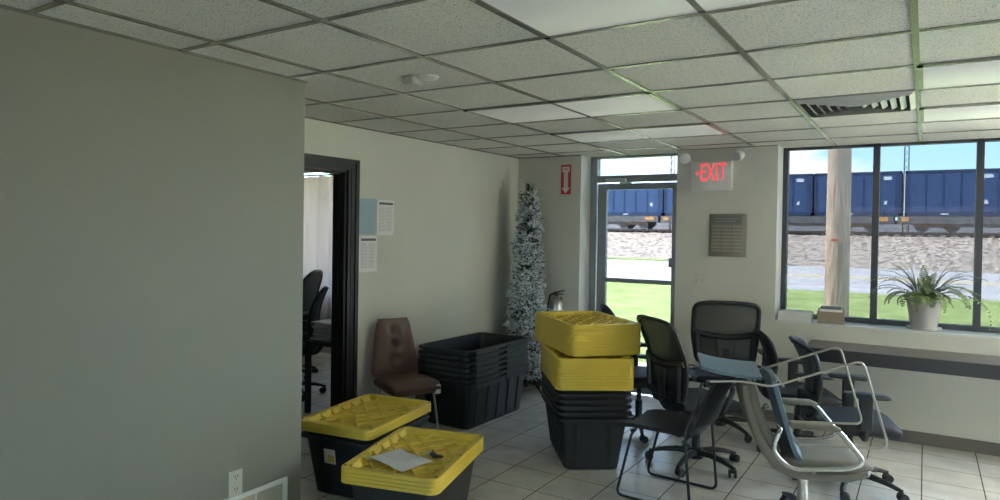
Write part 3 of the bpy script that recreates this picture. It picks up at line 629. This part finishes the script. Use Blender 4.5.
def make_lid(L, W):
    t = bpy.data.objects.new('tote_lid', None); t.empty_display_size = .1; COL.objects.link(t); h = .0185
    b = MB(); q = lambda z, g, r=.05: b.rr(0, 0, z, W-g, L-g, max(.012, r-g))
    # skirt, border, sloping inner wall and recessed floor, as one thin shell
    top = [q(0, 0), q(h-.004, .0015), q(h, .006), q(h, .030), q(h-.003, .034), q(h-.030, .044)]
    bot = [q(h-.032, .046), q(h-.005, .036), q(h-.0025, .031), q(h-.0025, .007), q(.0, .002)]
    rs = top+[q(h-.030, .05)]; b.rings(rs, caps=(0, 1)); b.rings(bot, caps=(1, 0)); b.build('tray', M['yellow'], t)
    # raised crisscross ribs on the floor
    k = MB(); z0 = h-.030; z1 = h-.0215; a, c = W-.068, L-.068; s_ = .125; wd = .005
    for sg in (1, -1):
        d = Vector((.80, sg, 0)).normalized(); nrm = Vector((-d.y, d.x, 0))
        for i in range(-14, 15):
            o_ = nrm*(i*s_*.72); ts = []
            tmin, tmax = -9, 9
            for ax, lim in ((0, a), (1, c)):
                if abs(d[ax]) > 1e-6:
                    t1 = (-lim-o_[ax])/d[ax]; t2 = (lim-o_[ax])/d[ax]; tmin = max(tmin, min(t1, t2)); tmax = min(tmax, max(t1, t2))
            if tmax-tmin > .03:
                p0 = o_+d*tmin; p1 = o_+d*tmax; mid = (p0+p1)/2; k.box((mid.x, mid.y, (z0+z1)/2), ((p1-p0).length, wd*2, z1-z0), Matrix.Rotation(math.atan2(d.y, d.x), 3, 'Z'))
    k.build('crisscross_rib', M['yellow'], t, 0)
    # sloped shoulders between border and floor, with open pockets between them
    def shoulder(mbx, ax, sg, c, hl):
        e0 = (W if ax == 0 else L)-.0335; e1 = e0-.034
        P = lambda e, q_, z: (sg*e, q_, z) if ax == 0 else (q_, sg*e, z)
        vs = [P(e0, c-hl, h-.002), P(e0, c+hl, h-.002), P(e1, c-hl+.006, h-.0295), P(e1, c+hl-.006, h-.0295), P(e0-.004, c-hl, h-.0295), P(e0-.004, c+hl, h-.0295), P(e0-.010, c-hl, h-.004), P(e0-.010, c+hl, h-.004)]
        mbx.add(vs, [(0, 1, 7, 6), (6, 7, 3, 2), (2, 3, 5, 4), (0, 6, 2, 4), (1, 5, 3, 7), (0, 4, 5, 1)])
    for ax, lst in ((0, [(-.285, .045), (-.165, .034), (-.055, .034), (.055, .034), (.165, .034), (.285, .045)]), (1, [(-.115, .05), (.115, .05)])):
        for sg in (-1, 1):
            for c_, hl_ in lst:
                k = MB(); shoulder(k, ax, sg, c_, hl_); k.build('border_shoulder', M['yellow'], t, 0)
    k = MB()
    for sx in (-1, 1):
        for sy in (-1, 1): k.box((sx*(W-.020), sy*(L-.045), h+.0001), (.008, .022, .0016))
        k.box((sx*(W-.020), 0, h+.0001), (.007, .02, .0016))
    k.build('latch_slot', M['slot'], t, 0)
    return t
mt = (M['tote'], M['tote_rough'])
ORD = ['topmost', 'second from the top', 'third from the top', 'fourth from the top', 'fifth from the top', 'sixth from the top', 'seventh from the top', 'eighth from the top', 'ninth from the top', 'tenth from the top', 'eleventh from the top']
# stack by the left wall: seven large totes
L1c = (-.159, 3.205)
bigr = make_tote(.485, .272, .375, .035, True, True, mt); big = make_tote(.485, .272, .375, .035, False, True, mt)
n = 7
for i in range(n):
    src = bigr if i == 0 else big; lb = 'large black tote, %s of the open stack by the left wall' % ('bottom one' if i == 0 else ORD[n-1-i])
    loc = (L1c[0]+rnd.uniform(-.003, .003), L1c[1]+rnd.uniform(-.003, .003), i*.0455)
    if i < 2: o = src; o.location = loc; tag(o, lb, 'storage tote', 'black totes stacked by the left wall')
    else: o = dup(src, loc, None, lb, 'black totes stacked by the left wall')
    o.rotation_euler.z = R(-1.3)
# middle stack under yellow lids
A2 = R(36)
smr = make_tote(.385, .258, .368, .05, True, False, mt); sm = make_tote(.385, .258, .368, .05, False, False, mt)
S2 = (1.055, 2.77)
for i in range(6):
    src = smr if i == 0 else sm; lb = 'black tote under the middle lid piles, %s' % ('at the bottom' if i == 0 else ORD[5-i]+' of the totes')
    loc = (S2[0]+rnd.uniform(-.003, .003), S2[1]+rnd.uniform(-.003, .003), i*.042)
    if i < 2: o = src; o.location = loc; tag(o, lb, 'storage tote', 'black totes in the middle stack')
    else: o = dup(src, loc, None, lb, 'black totes in the middle stack')
    o.rotation_euler.z = A2
lid = make_lid(.392, .265); LS = .0192
zt = 5*.042+.368+.0005
for i in range(11):
    lb = 'yellow lid, %s of the lower lid pile on the middle stack' % ('bottom one' if i == 0 else ORD[10-i])
    if i == 0: lid.location = (S2[0], S2[1], zt-.02); lid.rotation_euler.z = A2; tag(lid, lb, 'tote lid', 'yellow lids on the middle stack')
    else: dup(lid, (S2[0], S2[1], zt-.02+i*LS), (0, 0, A2), lb, 'yellow lids on the middle stack')
zt2 = zt-.02+11*LS+.004
for i in range(11):
    lb = 'yellow lid, %s of the upper lid pile on the middle stack' % ('bottom one' if i == 0 else ORD[10-i])
    tilt = (0, 0, R(47.5))
    dup(lid, (1.012, 2.87, zt2+i*LS), tilt, lb, 'yellow lids on the middle stack')
# left front stack: two totes, three lids
A3 = R(8.5); S3 = (.13, 1.505)
for i in range(2):
    src = smr if i == 0 else sm
    o = dup(src, (S3[0], S3[1], i*.042), (0, 0, A3), 'black tote with a sticker under the farther pile of bright yellow lids' if i == 0 else 'black tote directly under the farther pile of bright yellow lids, its rim showing', 'black totes in the near left piles')
    if i == 0:
        f = MB(); f.T = Matrix.Translation((-.045, -.3435, .245)) @ Matrix.Rotation(R(7.7), 4, 'X')
        f.b2(-.04, .04, -.0015, 0, -.045, .045); s_ = f.build('sticker', M['paper'], o, 0); s_['label'] = 'white and yellow product sticker'
        f2 = MB(); f2.T = f.T; f2.b2(-.012, .03, -.0025, -.0015, -.035, .01); f2.build('sticker_patch', M['yellow'], s_, 0)
for i in range(3): dup(lid, (S3[0], S3[1], .042+.368-.018+i*LS), (0, 0, A3), ['bottom', 'middle', 'top'][i]+' of three bright yellow lids on the farther near-left totes', 'yellow lids on the near left totes')
S4 = (.828, 1.118); A4 = R(15)
dup(sm, (S4[0], S4[1], 0), (0, 0, A4), 'black tote nearest the camera under four bright yellow lids', 'black totes in the near left piles')
for i in range(4): dup(lid, (S4[0], S4[1], .368-.018+i*LS), (0, 0, A4), ['bottom', 'second lowest', 'second highest', 'top'][i]+' one of four bright yellow lids nearest the camera', 'yellow lids on the near left totes')
ZL = .368-.018+3*LS+.0185
t = thing('paper_sheet', 'white handwritten sheet lying on the nearest yellow lid', 'paper', (.83, .975, ZL-.0195), R(-12))
f = MB(); f.sheet(lambda u, v: ((u-.5)*.28, (v-.5)*.21, .002+.004*math.sin(u*5)*math.cos(v*4)+.004), 10, 8, .0006); f.build('sheet', M['paper'], t)
f = MB(); f.T = Matrix.Rotation(PI/2, 4, 'X') @ Matrix.Translation((0, 0, 0)); f.T = Matrix.Identity(4)
for i in range(7):
    y = .08-i*.019; x = -.125
    while x < .02+rnd.random()*.08: w = rnd.uniform(.006, .02); f.b2(x, x+w, y-.0018, y+.0018, .0112, .0116); x += w+.006
f.build('handwriting', M['ink2'], t, 0)
t = thing('key_ring', 'bunch of keys with a black fob beside the sheet on the nearest lid', 'keys', (.93, 1.12, ZL-.0190), R(-35))
f = MB(); f.rbox((.02, 0, .014), (.07, .038, .016), .012); f.rbox((.045, .02, .014), (.045, .03, .014), .01, rot=Matrix.Rotation(R(40), 3, 'Z')); f.build('key_fob', M['black'], t)
f = MB(); f.tube([(-.03+.014*math.cos(a*PI/6), .012*math.sin(a*PI/6), .01) for a in range(12)], .0016, 5, True); f.build('ring', M['key'], t)
for a in (150, 185, 250):
    f = MB(); f.T = Matrix.Translation((-.032, 0, .006)) @ Matrix.Rotation(R(a), 4, 'Z'); f.lathe([(.011, 0), (.011, .0025)], (.018, 0, 0), 14); f.b2(.028, .062, -.0035, .0035, 0, .0022); f.b2(.04, .045, -.006, -.003, 0, .0022); f.b2(.05, .055, -.0055, -.003, 0, .0022); f.build('key', M['key'] if a != 150 else M['black'], t)

# ================================================================== CHRISTMAS TREE
TX, TY = -.215, 4.22
t = thing('christmas_tree', 'slim flocked white and green artificial Christmas tree in the corner', 'christmas tree', (TX, TY, 0))
f = MB(); f.tube([(0, 0, .06), (.0, 0, 1.0), (.005, -.01, 2.02)], [.02, .016, .006], 8); f.build('trunk', M['bark'], t)
for a in (-100, -10, 80, 170):
    f = MB(); c_, s_ = math.cos(R(a)), math.sin(R(a)); f.tube(fillet([(.0, 0, .14), (.1*c_, .1*s_, .12), (.22*c_, .22*s_, .008)], .05), .011, 6); f.build('stand_leg', M['black'], t)
rt = random.Random(5); f = MB()
def tuft(mb, o, d, ln, n, flock):
    up = Vector((0, 0, 1)); s1 = d.cross(up).normalized() if abs(d.z) < .95 else Vector((1, 0, 0)); s2 = s1.cross(d)
    mb.k = 2; mb.tube([o, o+d*ln], .003, 4)
    for i in range(n):
        u = rt.random(); a = rt.uniform(0, 2*PI); lat = s1*math.cos(a)+s2*math.sin(a)
        p = o+d*ln*u; q_ = p+(lat*.8+d*.75).normalized()*rt.uniform(.022, .042); w = d.cross(lat).normalized()*.0052
        mb.k = 1 if rt.random() < flock*(.55+.45*u)+(.25 if lat.z > .2 else -.15) else 0
        mb.add([p-w, p+w, q_+w*.4, q_-w*.4], [(0, 1, 2, 3)])
z = .18
while z < 2.02:
    tt = (z-.18)/1.84; rad = .175*(1-tt)**.7+.022; nb = max(4, int(15*rad/.19+2))
    for k in range(nb):
        a = rt.uniform(0, 2*PI); rr_ = rad*rt.uniform(.72, 1.08); d = Vector((math.cos(a), math.sin(a), rt.uniform(.05, .4))).normalized(); o = Vector((math.cos(a)*rr_*.25, math.sin(a)*rr_*.25, z+rt.uniform(-.02, .02)))
        f.k = 2; tip = o+d*(rr_*.75); f.tube([o, tip], .004, 4)
        for j in range(5):
            u = .25+.19*j; b_ = o.lerp(tip, u)
            for sg in (-1, 1):
                dd = (d*.7+d.cross(Vector((0, 0, 1)))*sg*.8+Vector((0, 0, rt.uniform(-.2, .5)))).normalized(); tuft(f, b_, dd, .05+.025*rt.random(), 14, .95 if u > .4 else .4)
        tuft(f, o.lerp(tip, .6), d, rr_*.33+.02, 26, 1.0)
    z += .062-.012*tt
for k in range(7): tuft(f, Vector((0, 0, 1.98)), Vector((rt.uniform(-.5, .5), rt.uniform(-.5, .5), 1)).normalized(), .09, 22, .7)
f.build('foliage', [M['needle'], M['flock'], M['bark']], t, 0)

# ================================================================== CHAIRS
def star_base(t, spin, mat, r=.30, chrome_col=False, mat_c=None):
    hub = MB(); hub.lathe([(.045, .055), (.05, .06), (.05, .115), (.035, .13)], n=18); hub.build('hub', mat, t)
    for k in range(5):
        a = spin+k*2*PI/5; Rm = Matrix.Rotation(a, 4, 'Z')
        lg = MB(); lg.T = Rm; st = [(.03, .098, .026, .022), (.12, .105, .022, .019), (.22, .092, .018, .015), (r-.01, .074, .014, .011), (r+.015, .068, .011, .008)]
        lg.slab([(x, z, w, h) for x, z, w, h in st]); leg = lg.build('base_leg', mat, t)
        cs = MB(); cs.T = Rm @ Matrix.Translation((r, 0, 0)) @ Matrix.Rotation(random.uniform(0, 6), 4, 'Z')
        cs.tube([(0, 0, .075), (0, 0, .045)], .007); cs.slab([(-.01, .048, .012, .012), (.012, .05, .012, .013), (.034, .035, .012, .008)])
        for sy in (-1, 1): cs.lathe([(.01, -.009), (.026, -.008), (.028, 0), (.026, .008), (.01, .009)], (.016, sy*.018, .0285), 18, Matrix.Rotation(PI/2, 3, 'X'))
        cs.build('caster', M['black'], leg)
    c = MB(); c.lathe([(.028, .12), (.028, .26), (.018, .262), (.018, .40)], n=16); c.build('gas_column', M['chrome'] if chrome_col else M['black'], t)
def mesh_chair(lb, loc, rz, bw=.25, z0=.60, z1=1.08, shape='wide', sh=.47, spin=0, netmat='net', arms='T', lean=.14, aw=.29, arm_z=.66, cv=.5, bx=-.235):
    t = thing('office_chair', lb, 'office chair', (*loc, 0), rz, 'office chairs'); star_base(t, spin, M['black'])
    c = MB(); c.rbox((0, 0, sh-.075), (.24, .18, .05), .03); c.tube(fillet([(-.08, 0, sh-.07), (-.22, 0, sh-.07), (-.285, 0, z0-.02), (-.27-lean*.1, 0, z0+.12)], .06), .02, 8, flat=1); c.build('mechanism', M['black'], t)
    s_ = MB(); s_.slab([(-.235, sh-.01, .17, .012), (-.225, sh-.008, .21, .026), (-.12, sh-.018, .235, .034), (.05, sh-.014, .24, .036), (.18, sh-.018, .235, .034), (.235, sh-.038, .21, .026), (.25, sh-.052, .16, .012)]); s_.build('seat', M['black_fabric'], t)
    fx = lambda y, z: bx-lean*(z-z0)+cv*y*y-.05*math.sin(PI*(z-z0)/(z1-z0))*(-1)
    # outline of the back in (y, z)
    h = z1-z0; out = []
    if shape == 'wide': pts = [(-bw*.86, z0), (bw*.86, z0), (bw, z0+h*.45), (bw*.98, z1-.02), (bw*.5, z1), (-bw*.5, z1), (-bw*.98, z1-.02), (-bw, z0+h*.45)]; rr_ = .05
    elif shape == 'arch': pts = [(-bw*.8, z0), (bw*.8, z0), (bw, z0+h*.5), (bw*.92, z1-.09), (bw*.45, z1), (-bw*.45, z1), (-bw*.92, z1-.09), (-bw, z0+h*.5)]; rr_ = .10
    else: pts = [(-bw*.75, z0), (bw*.75, z0), (bw*.82, z0+h*.5), (bw, z1-.03), (bw*.5, z1+.01), (-bw*.5, z1+.01), (-bw, z1-.03), (-bw*.82, z0+h*.5)]; rr_ = .05
    out = fillet([(p[0], p[1], 0) for p in pts], rr_, 4, True)
    fr = MB(); fr.tube([(fx(p.x, p.y), p.x, p.y) for p in out], .017, 8, True, 1.0); frame = fr.build('back_frame', M['black'], t)
    def half(z):
        ys = [];
        for a, b in zip(out, out[1:]+out[:1]):
            if (a.y-z)*(b.y-z) <= 0 and abs(a.y-b.y) > 1e-6: ys.append(abs(a.x+(b.x-a.x)*(z-a.y)/(b.y-a.y)))
        return max(ys) if ys else .01
    def surf(u, v):
        z = z0+.006+(h-.012)*v; w = half(z); y = (2*u-1)*w; return (fx(y, z)-.002, y, z)
    nt_ = MB(); nt_.sheet(surf, 10, 14, .003); nt_.build('back_mesh', M[netmat], t)
    lm = MB()
    if shape == 'wide':
        zz = z0+h*.43; lm.tube([(fx(y, zz)-.02, y, zz-.10*(1-(y/bw)**2)*0+.03*(y/bw)**2) for y in [bw*(-1+i/6) for i in range(13)]], .022, 8, flat=1)
        lm.slab([(fx(0, z0)-.03, z0-.01, .055, .012), (fx(0, zz)-.03, zz-.02, .075, .014)])
        for sg in (-1, 1): lm.tube([(fx(.1, z0)-.012, sg*bw*.80, z0+.01), (fx(.1, zz)-.012, sg*bw*.86, zz+.02)], .02, 6)
        lm.slab([(fx(0, z0)-.012, z0+.0, bw*.78, .012), (fx(0, z0)-.014, z0+.045, bw*.80, .012)])
    else:
        zz = z0+h*.3; lm.tube([(fx(y, zz)-.02, y, zz) for y in [bw*.8*(-1+i/5) for i in range(11)]], .016, 8); lm.slab([(fx(0, z0)-.03, z0-.02, .05, .012), (fx(0, zz)-.03, zz+.02, .045, .012)])
        lm.slab([(fx(0, z0)-.006, z0+.005, bw*.74, .010), (fx(0, z0)-.008, z0+.05, bw*.76, .010)])
    lm.build('lumbar_support', M['black'], t)
    for sg in (-1, 1):
        if arms == 'T':
            a = MB(); a.tube(fillet([(.03, sg*.12, sh-.065), (.03, sg*aw, sh-.065), (.03, sg*aw, sh+.02)], .04), .017, 8); a.rbox((.03, sg*aw, (sh+arm_z)/2-.01), (.075, .032, arm_z-sh), .012)
        else:
            a = MB(); a.tube(fillet([(.02, sg*.12, sh-.065), (.02, sg*aw, sh-.06), (.10, sg*(aw+.01), arm_z-.03), (-.12, sg*aw, arm_z-.01)], .05), .016, 8)
        ar = a.build('arm', M['black'], t)
        p = MB(); p.slab([(-.115, arm_z+.002, .02, .006), (-.105, arm_z+.003, .036, .012), (0, arm_z, .046, .016), (.11, arm_z-.003, .044, .015), (.14, arm_z-.006, .022, .008)]);
        for i, v in enumerate(p.v): p.v[i] = (v[0]+.02, v[1]+sg*aw, v[2])
        p.build('arm_pad', M['black'], ar)
    return t
mesh_chair('dark office chair mostly hidden behind the middle stack, only its rounded back top showing', (1.18, 3.58), R(35), .22, .52, 1.02, 'arch', spin=R(-100), arms='T')
mesh_chair('black mesh back office chair just right of the middle stack, seat turned to the window', (1.79, 3.03), R(48), .235, .50, 1.03, 'wide', spin=R(-72), arms='L', netmat='net', lean=.24, bx=-.25, arm_z=.635, aw=.27)
mesh_chair('office chair with a wide grey mesh back turned towards us in front of the pier', (1.725, 3.98), R(110), .243, .60, 1.08, 'wide', spin=R(-75), arms='T', netmat='net2', aw=.335)
mesh_chair('black office chair behind the blue-grey stacked seat, partly hidden, near the wall', (2.325, 3.82), R(22), .19, .50, .87, 'narrow', spin=R(200), sh=.45, arm_z=.62)
mesh_chair('black mesh back office chair with T-shaped arms in front of the counter shelf', (2.72, 3.20), R(14), .245, .46, .915, 'narrow', spin=R(37), sh=.45, arm_z=.655, cv=1.5, bx=-.29, netmat='net2')
# tan swivel chair with chrome loops
t = thing('swivel_chair', 'tan upholstered swivel chair with chrome loop arms, nearest the camera', 'swivel chair', (2.555, 2.36, 0), R(18), 'office chairs')
star_base(t, R(170), M['black'], .30, True)
f = MB(); f.lathe([(.026, .12), (.026, .34)], n=18); f.build('chrome_post', M['chrome'], t)
sh_ = [(-.335, .815, .15, .008), (-.33, .80, .19, .016), (-.315, .70, .215, .02), (-.28, .58, .23, .022), (-.225, .47, .235, .024), (-.165, .395, .235, .025), (-.09, .358, .235, .024), (.05, .352, .235, .022), (.18, .362, .23, .02), (.27, .385, .21, .015), (.295, .392, .17, .006)]
f = MB(); f.slab(sh_); f.build('shell', M['tan_d'], t)
f = MB(); f.slab([(-.313, .825, .14, .008), (-.295, .79, .185, .02), (-.275, .69, .205, .026), (-.235, .58, .21, .03), (-.18, .485, .205, .026), (-.15, .45, .18, .01)]); f.build('back_cushion', M['tan'], t)
f = MB(); f.slab([(-.165, .405, .17, .012), (-.13, .408, .205, .03), (.05, .402, .215, .034), (.17, .410, .215, .034), (.26, .415, .20, .028), (.305, .405, .16, .012)]); f.build('seat_cushion', M['tan'], t)
for sg in (-1, 1):
    y = sg*.27
    f = MB(); f.tube(fillet([(-.16, sg*.215, .60), (-.16, y, .60), (-.205, y, .49), (-.11, y, .395), (.16, y, .425), (.24, y, .465), (.10, y, .635), (-.08, y, .635)], .055), .0125, 10); f.tube([(.0, y, .39), (.0, sg*.215, .372)], .01, 8); ar = f.build('arm', M['chrome'], t)
    f = MB(); f.slab([(-.12, .625, .02, .008), (-.11, .63, .026, .016), (.08, .632, .026, .017), (.12, .622, .02, .009)]);
    for i, v in enumerate(f.v): f.v[i] = (v[0], v[1]+y, v[2])
    f.build('arm_pad', M['tan'], ar)
# sled base stacking chairs
def sled_chair(lb, seatm, framem, tr, loc=(0, 0, 0), rot=(0, 0, 0), name='stacking_chair'):
    t = thing(name, lb, 'stacking chair', loc, 0, 'stacking chairs', rot=rot)
    for sg in (-1, 1):
        y = sg*.235; f = MB(); f.tube(fillet([(.12, y*.93, .425), (.14, y, .40), (.235, y, tr), (-.225, y, tr), (-.19, y, .40), (-.185, y*.97, .47), (-.24, y*.93, .60), (-.27, y*.9, .76)], .045), tr, 8); f.build('side_frame', framem, t)
    f = MB(); f.tube([(.15, -.22, .41), (.15, .22, .41)], tr*.9, 8); f.tube([(-.17, -.22, .405), (-.17, .22, .405)], tr*.9, 8); f.build('cross_bar', framem, t)
    f = MB(); f.sheet(lambda u, v: (-.205+.43*u, (v-.5)*(.43+.02*math.sin(u*PI)), .435-.018*math.sin(v*PI)-.02*max(0, u-.75)*4*max(0, u-.75)*4), 10, 8, .022); f.build('seat', seatm, t)
    f = MB(); f.sheet(lambda u, v: (-.222-.33*u*.28-.035*math.sin(v*PI)-.03*u*u*u, (v-.5)*(.43-.03*u), .50+.29*u), 10, 8, .018); f.build('backrest', seatm, t)
    return t
sled_chair('black vinyl stacking chair with a dark sled frame beside the middle stack', M['black_fabric'], M['black'], .0085, (1.79, 2.41, 0), (0, 0, R(176)))
# the blue-grey one hangs over the back of the tan chair, legs out over its seat
Fd = Vector((math.cos(R(18)), math.sin(R(18)), 0))
zx = -Fd + Vector((0, 0, -.29)); zx.normalize()         # chair up  -> away from the tan seat
xx = Vector((0, 0, -1)); yy = zx.cross(xx).normalized(); xx = yy.cross(zx).normalized()
Mx = Matrix((xx, yy, zx)).transposed()
o = sled_chair('blue-grey stacking chair hung over the back of the tan swivel chair', M['blue'], M['nickel'], .0065, (0, 0, 0), Mx.to_euler())
o.location = Vector((2.555, 2.36, 0)) + Fd*.295 + Vector((0, 0, .765))
# brown tufted chair
t = thing('side_chair', 'brown vinyl side chair with a tall tufted back by the left wall', 'chair', (-.165, 2.27, 0), R(-24))
f = MB(); f.slab([(-.21, .43, .16, .02), (-.19, .44, .19, .035), (0, .44, .205, .045), (.12, .435, .21, .042), (.175, .415, .19, .025)]); f.build('seat', M['brown'], t)
f = MB()
def bk(u, v):
    z = .475+.435*v; hw = (.20-.045*v*v-.02*v)*(1 if .04 < v < .96 else .93); y = (2*u-1)*hw
    puff = .03*math.sin(PI*u)**.5*math.sin(PI*min(max(v, .02), .98))**.4
    dim = sum(.022*math.exp(-((y)**2+(z-zb)**2)/.0011) for zb in (.60, .71, .82))
    return (-.205-.06*v+puff-dim, y, z)
f.sheet(bk, 20, 28, -.05); f.build('backrest', M['brown'], t)
for zb in (.60, .71, .82):
    f = MB(); v = (zb-.47)/.43; f.lathe([(.012, 0), (.011, .005), (.004, .008)], (-.205-.06*v+.012, 0, zb), 12, Matrix.Rotation(PI/2, 3, 'Y')); f.build('button', M['brown'], t)
for sg in (-1, 1):
    f = MB(); f.tube([(-.19, sg*.10, .42), (-.24, sg*.10, .53)], .011, 6, flat=.6); f.build('back_bracket', M['bronze'], t)
    for x0, x1 in ((.13, .18), (-.15, -.20)):
        f = MB(); f.tube([(x0, sg*.15, .41), (x1, sg*.19, .0)], .009, 8); f.build('leg', M['nickel'], t)
f = MB(); f.rbox((.158, .17, .415), (.035, .05, .07), .012); tag(f.build('corner_tear', M['white'], t), 'torn seat corner showing white stuffing')

# ================================================================== OTHER ROOM
t = thing('curtain', 'long pinkish white curtain on a rod in the room beyond the doorway', 'curtain', (-3.5, WY-.16, 0))
f = MB(); f.sheet(lambda u, v: (-.95+1.9*u, .035*math.sin(u*58+.4*math.sin(v*3))+.01*math.sin(u*17), .35+1.91*v), 150, 8, .002); f.build('drape', M['curtain'], t)
f = MB(); f.tube([(-1.15, 0, 2.275), (1.15, 0, 2.275)], .011, 8); f.build('rod', M['bronze'], t)
f = MB()
for i in range(20):
    x = -.93+i*.098; f.tube([(x+.0*math.cos(a), .018*math.cos(a*PI/5), 2.268+.018*math.sin(a*PI/5)) for a in range(10)], .002, 4, True)
f.build('ring', M['chrome'], t)
mesh_chair('black office chair in the room beyond the doorway, nearer the curtain', (-2.62, 3.30), R(200), .23, .52, 1.15, 'arch', spin=.3)
mesh_chair('black office chair in the room beyond the doorway, lower one in front', (-1.98, 2.78), R(215), .22, .50, 1.04, 'arch', spin=.9)
t = thing('work_table', 'dark table under the paper pile in the room beyond the doorway', 'table', (-1.12, 2.62, 0), R(0))
f = MB(); f.rbox((0, 0, .62), (.55, .5, .03), .01); f.build('table_top', M['counter_e'], t)
for sx in (-1, 1):
    for sy in (-1, 1): f = MB(); f.b2(sx*.26-.02, sx*.26+.02, sy*.21-.02, sy*.21+.02, 0, .605); f.build('leg', M['counter_e'], t)
for i in range(9):
    t2 = MB(); t2.sheet(lambda u, v: ((u-.5)*.40, (v-.5)*.3, .0), 2, 2, .016); o = t2.build('paper_ream', M['paper'], None); o.location = (-1.12+rnd.uniform(-.02, .02)-(.04 if i < 3 else 0), 2.56+rnd.uniform(-.02, .02), .636+i*.0185); o.rotation_euler.z = rnd.uniform(-.2, .2)
    tag(o, 'sheaf of white papers in the pile beyond the doorway, %s' % (['bottom one', 'second from the bottom', 'third from the bottom', 'fourth from the bottom', 'in the middle', 'fourth from the top', 'third from the top', 'second from the top', 'top one'][i]), 'paper', 'paper pile in the other room')
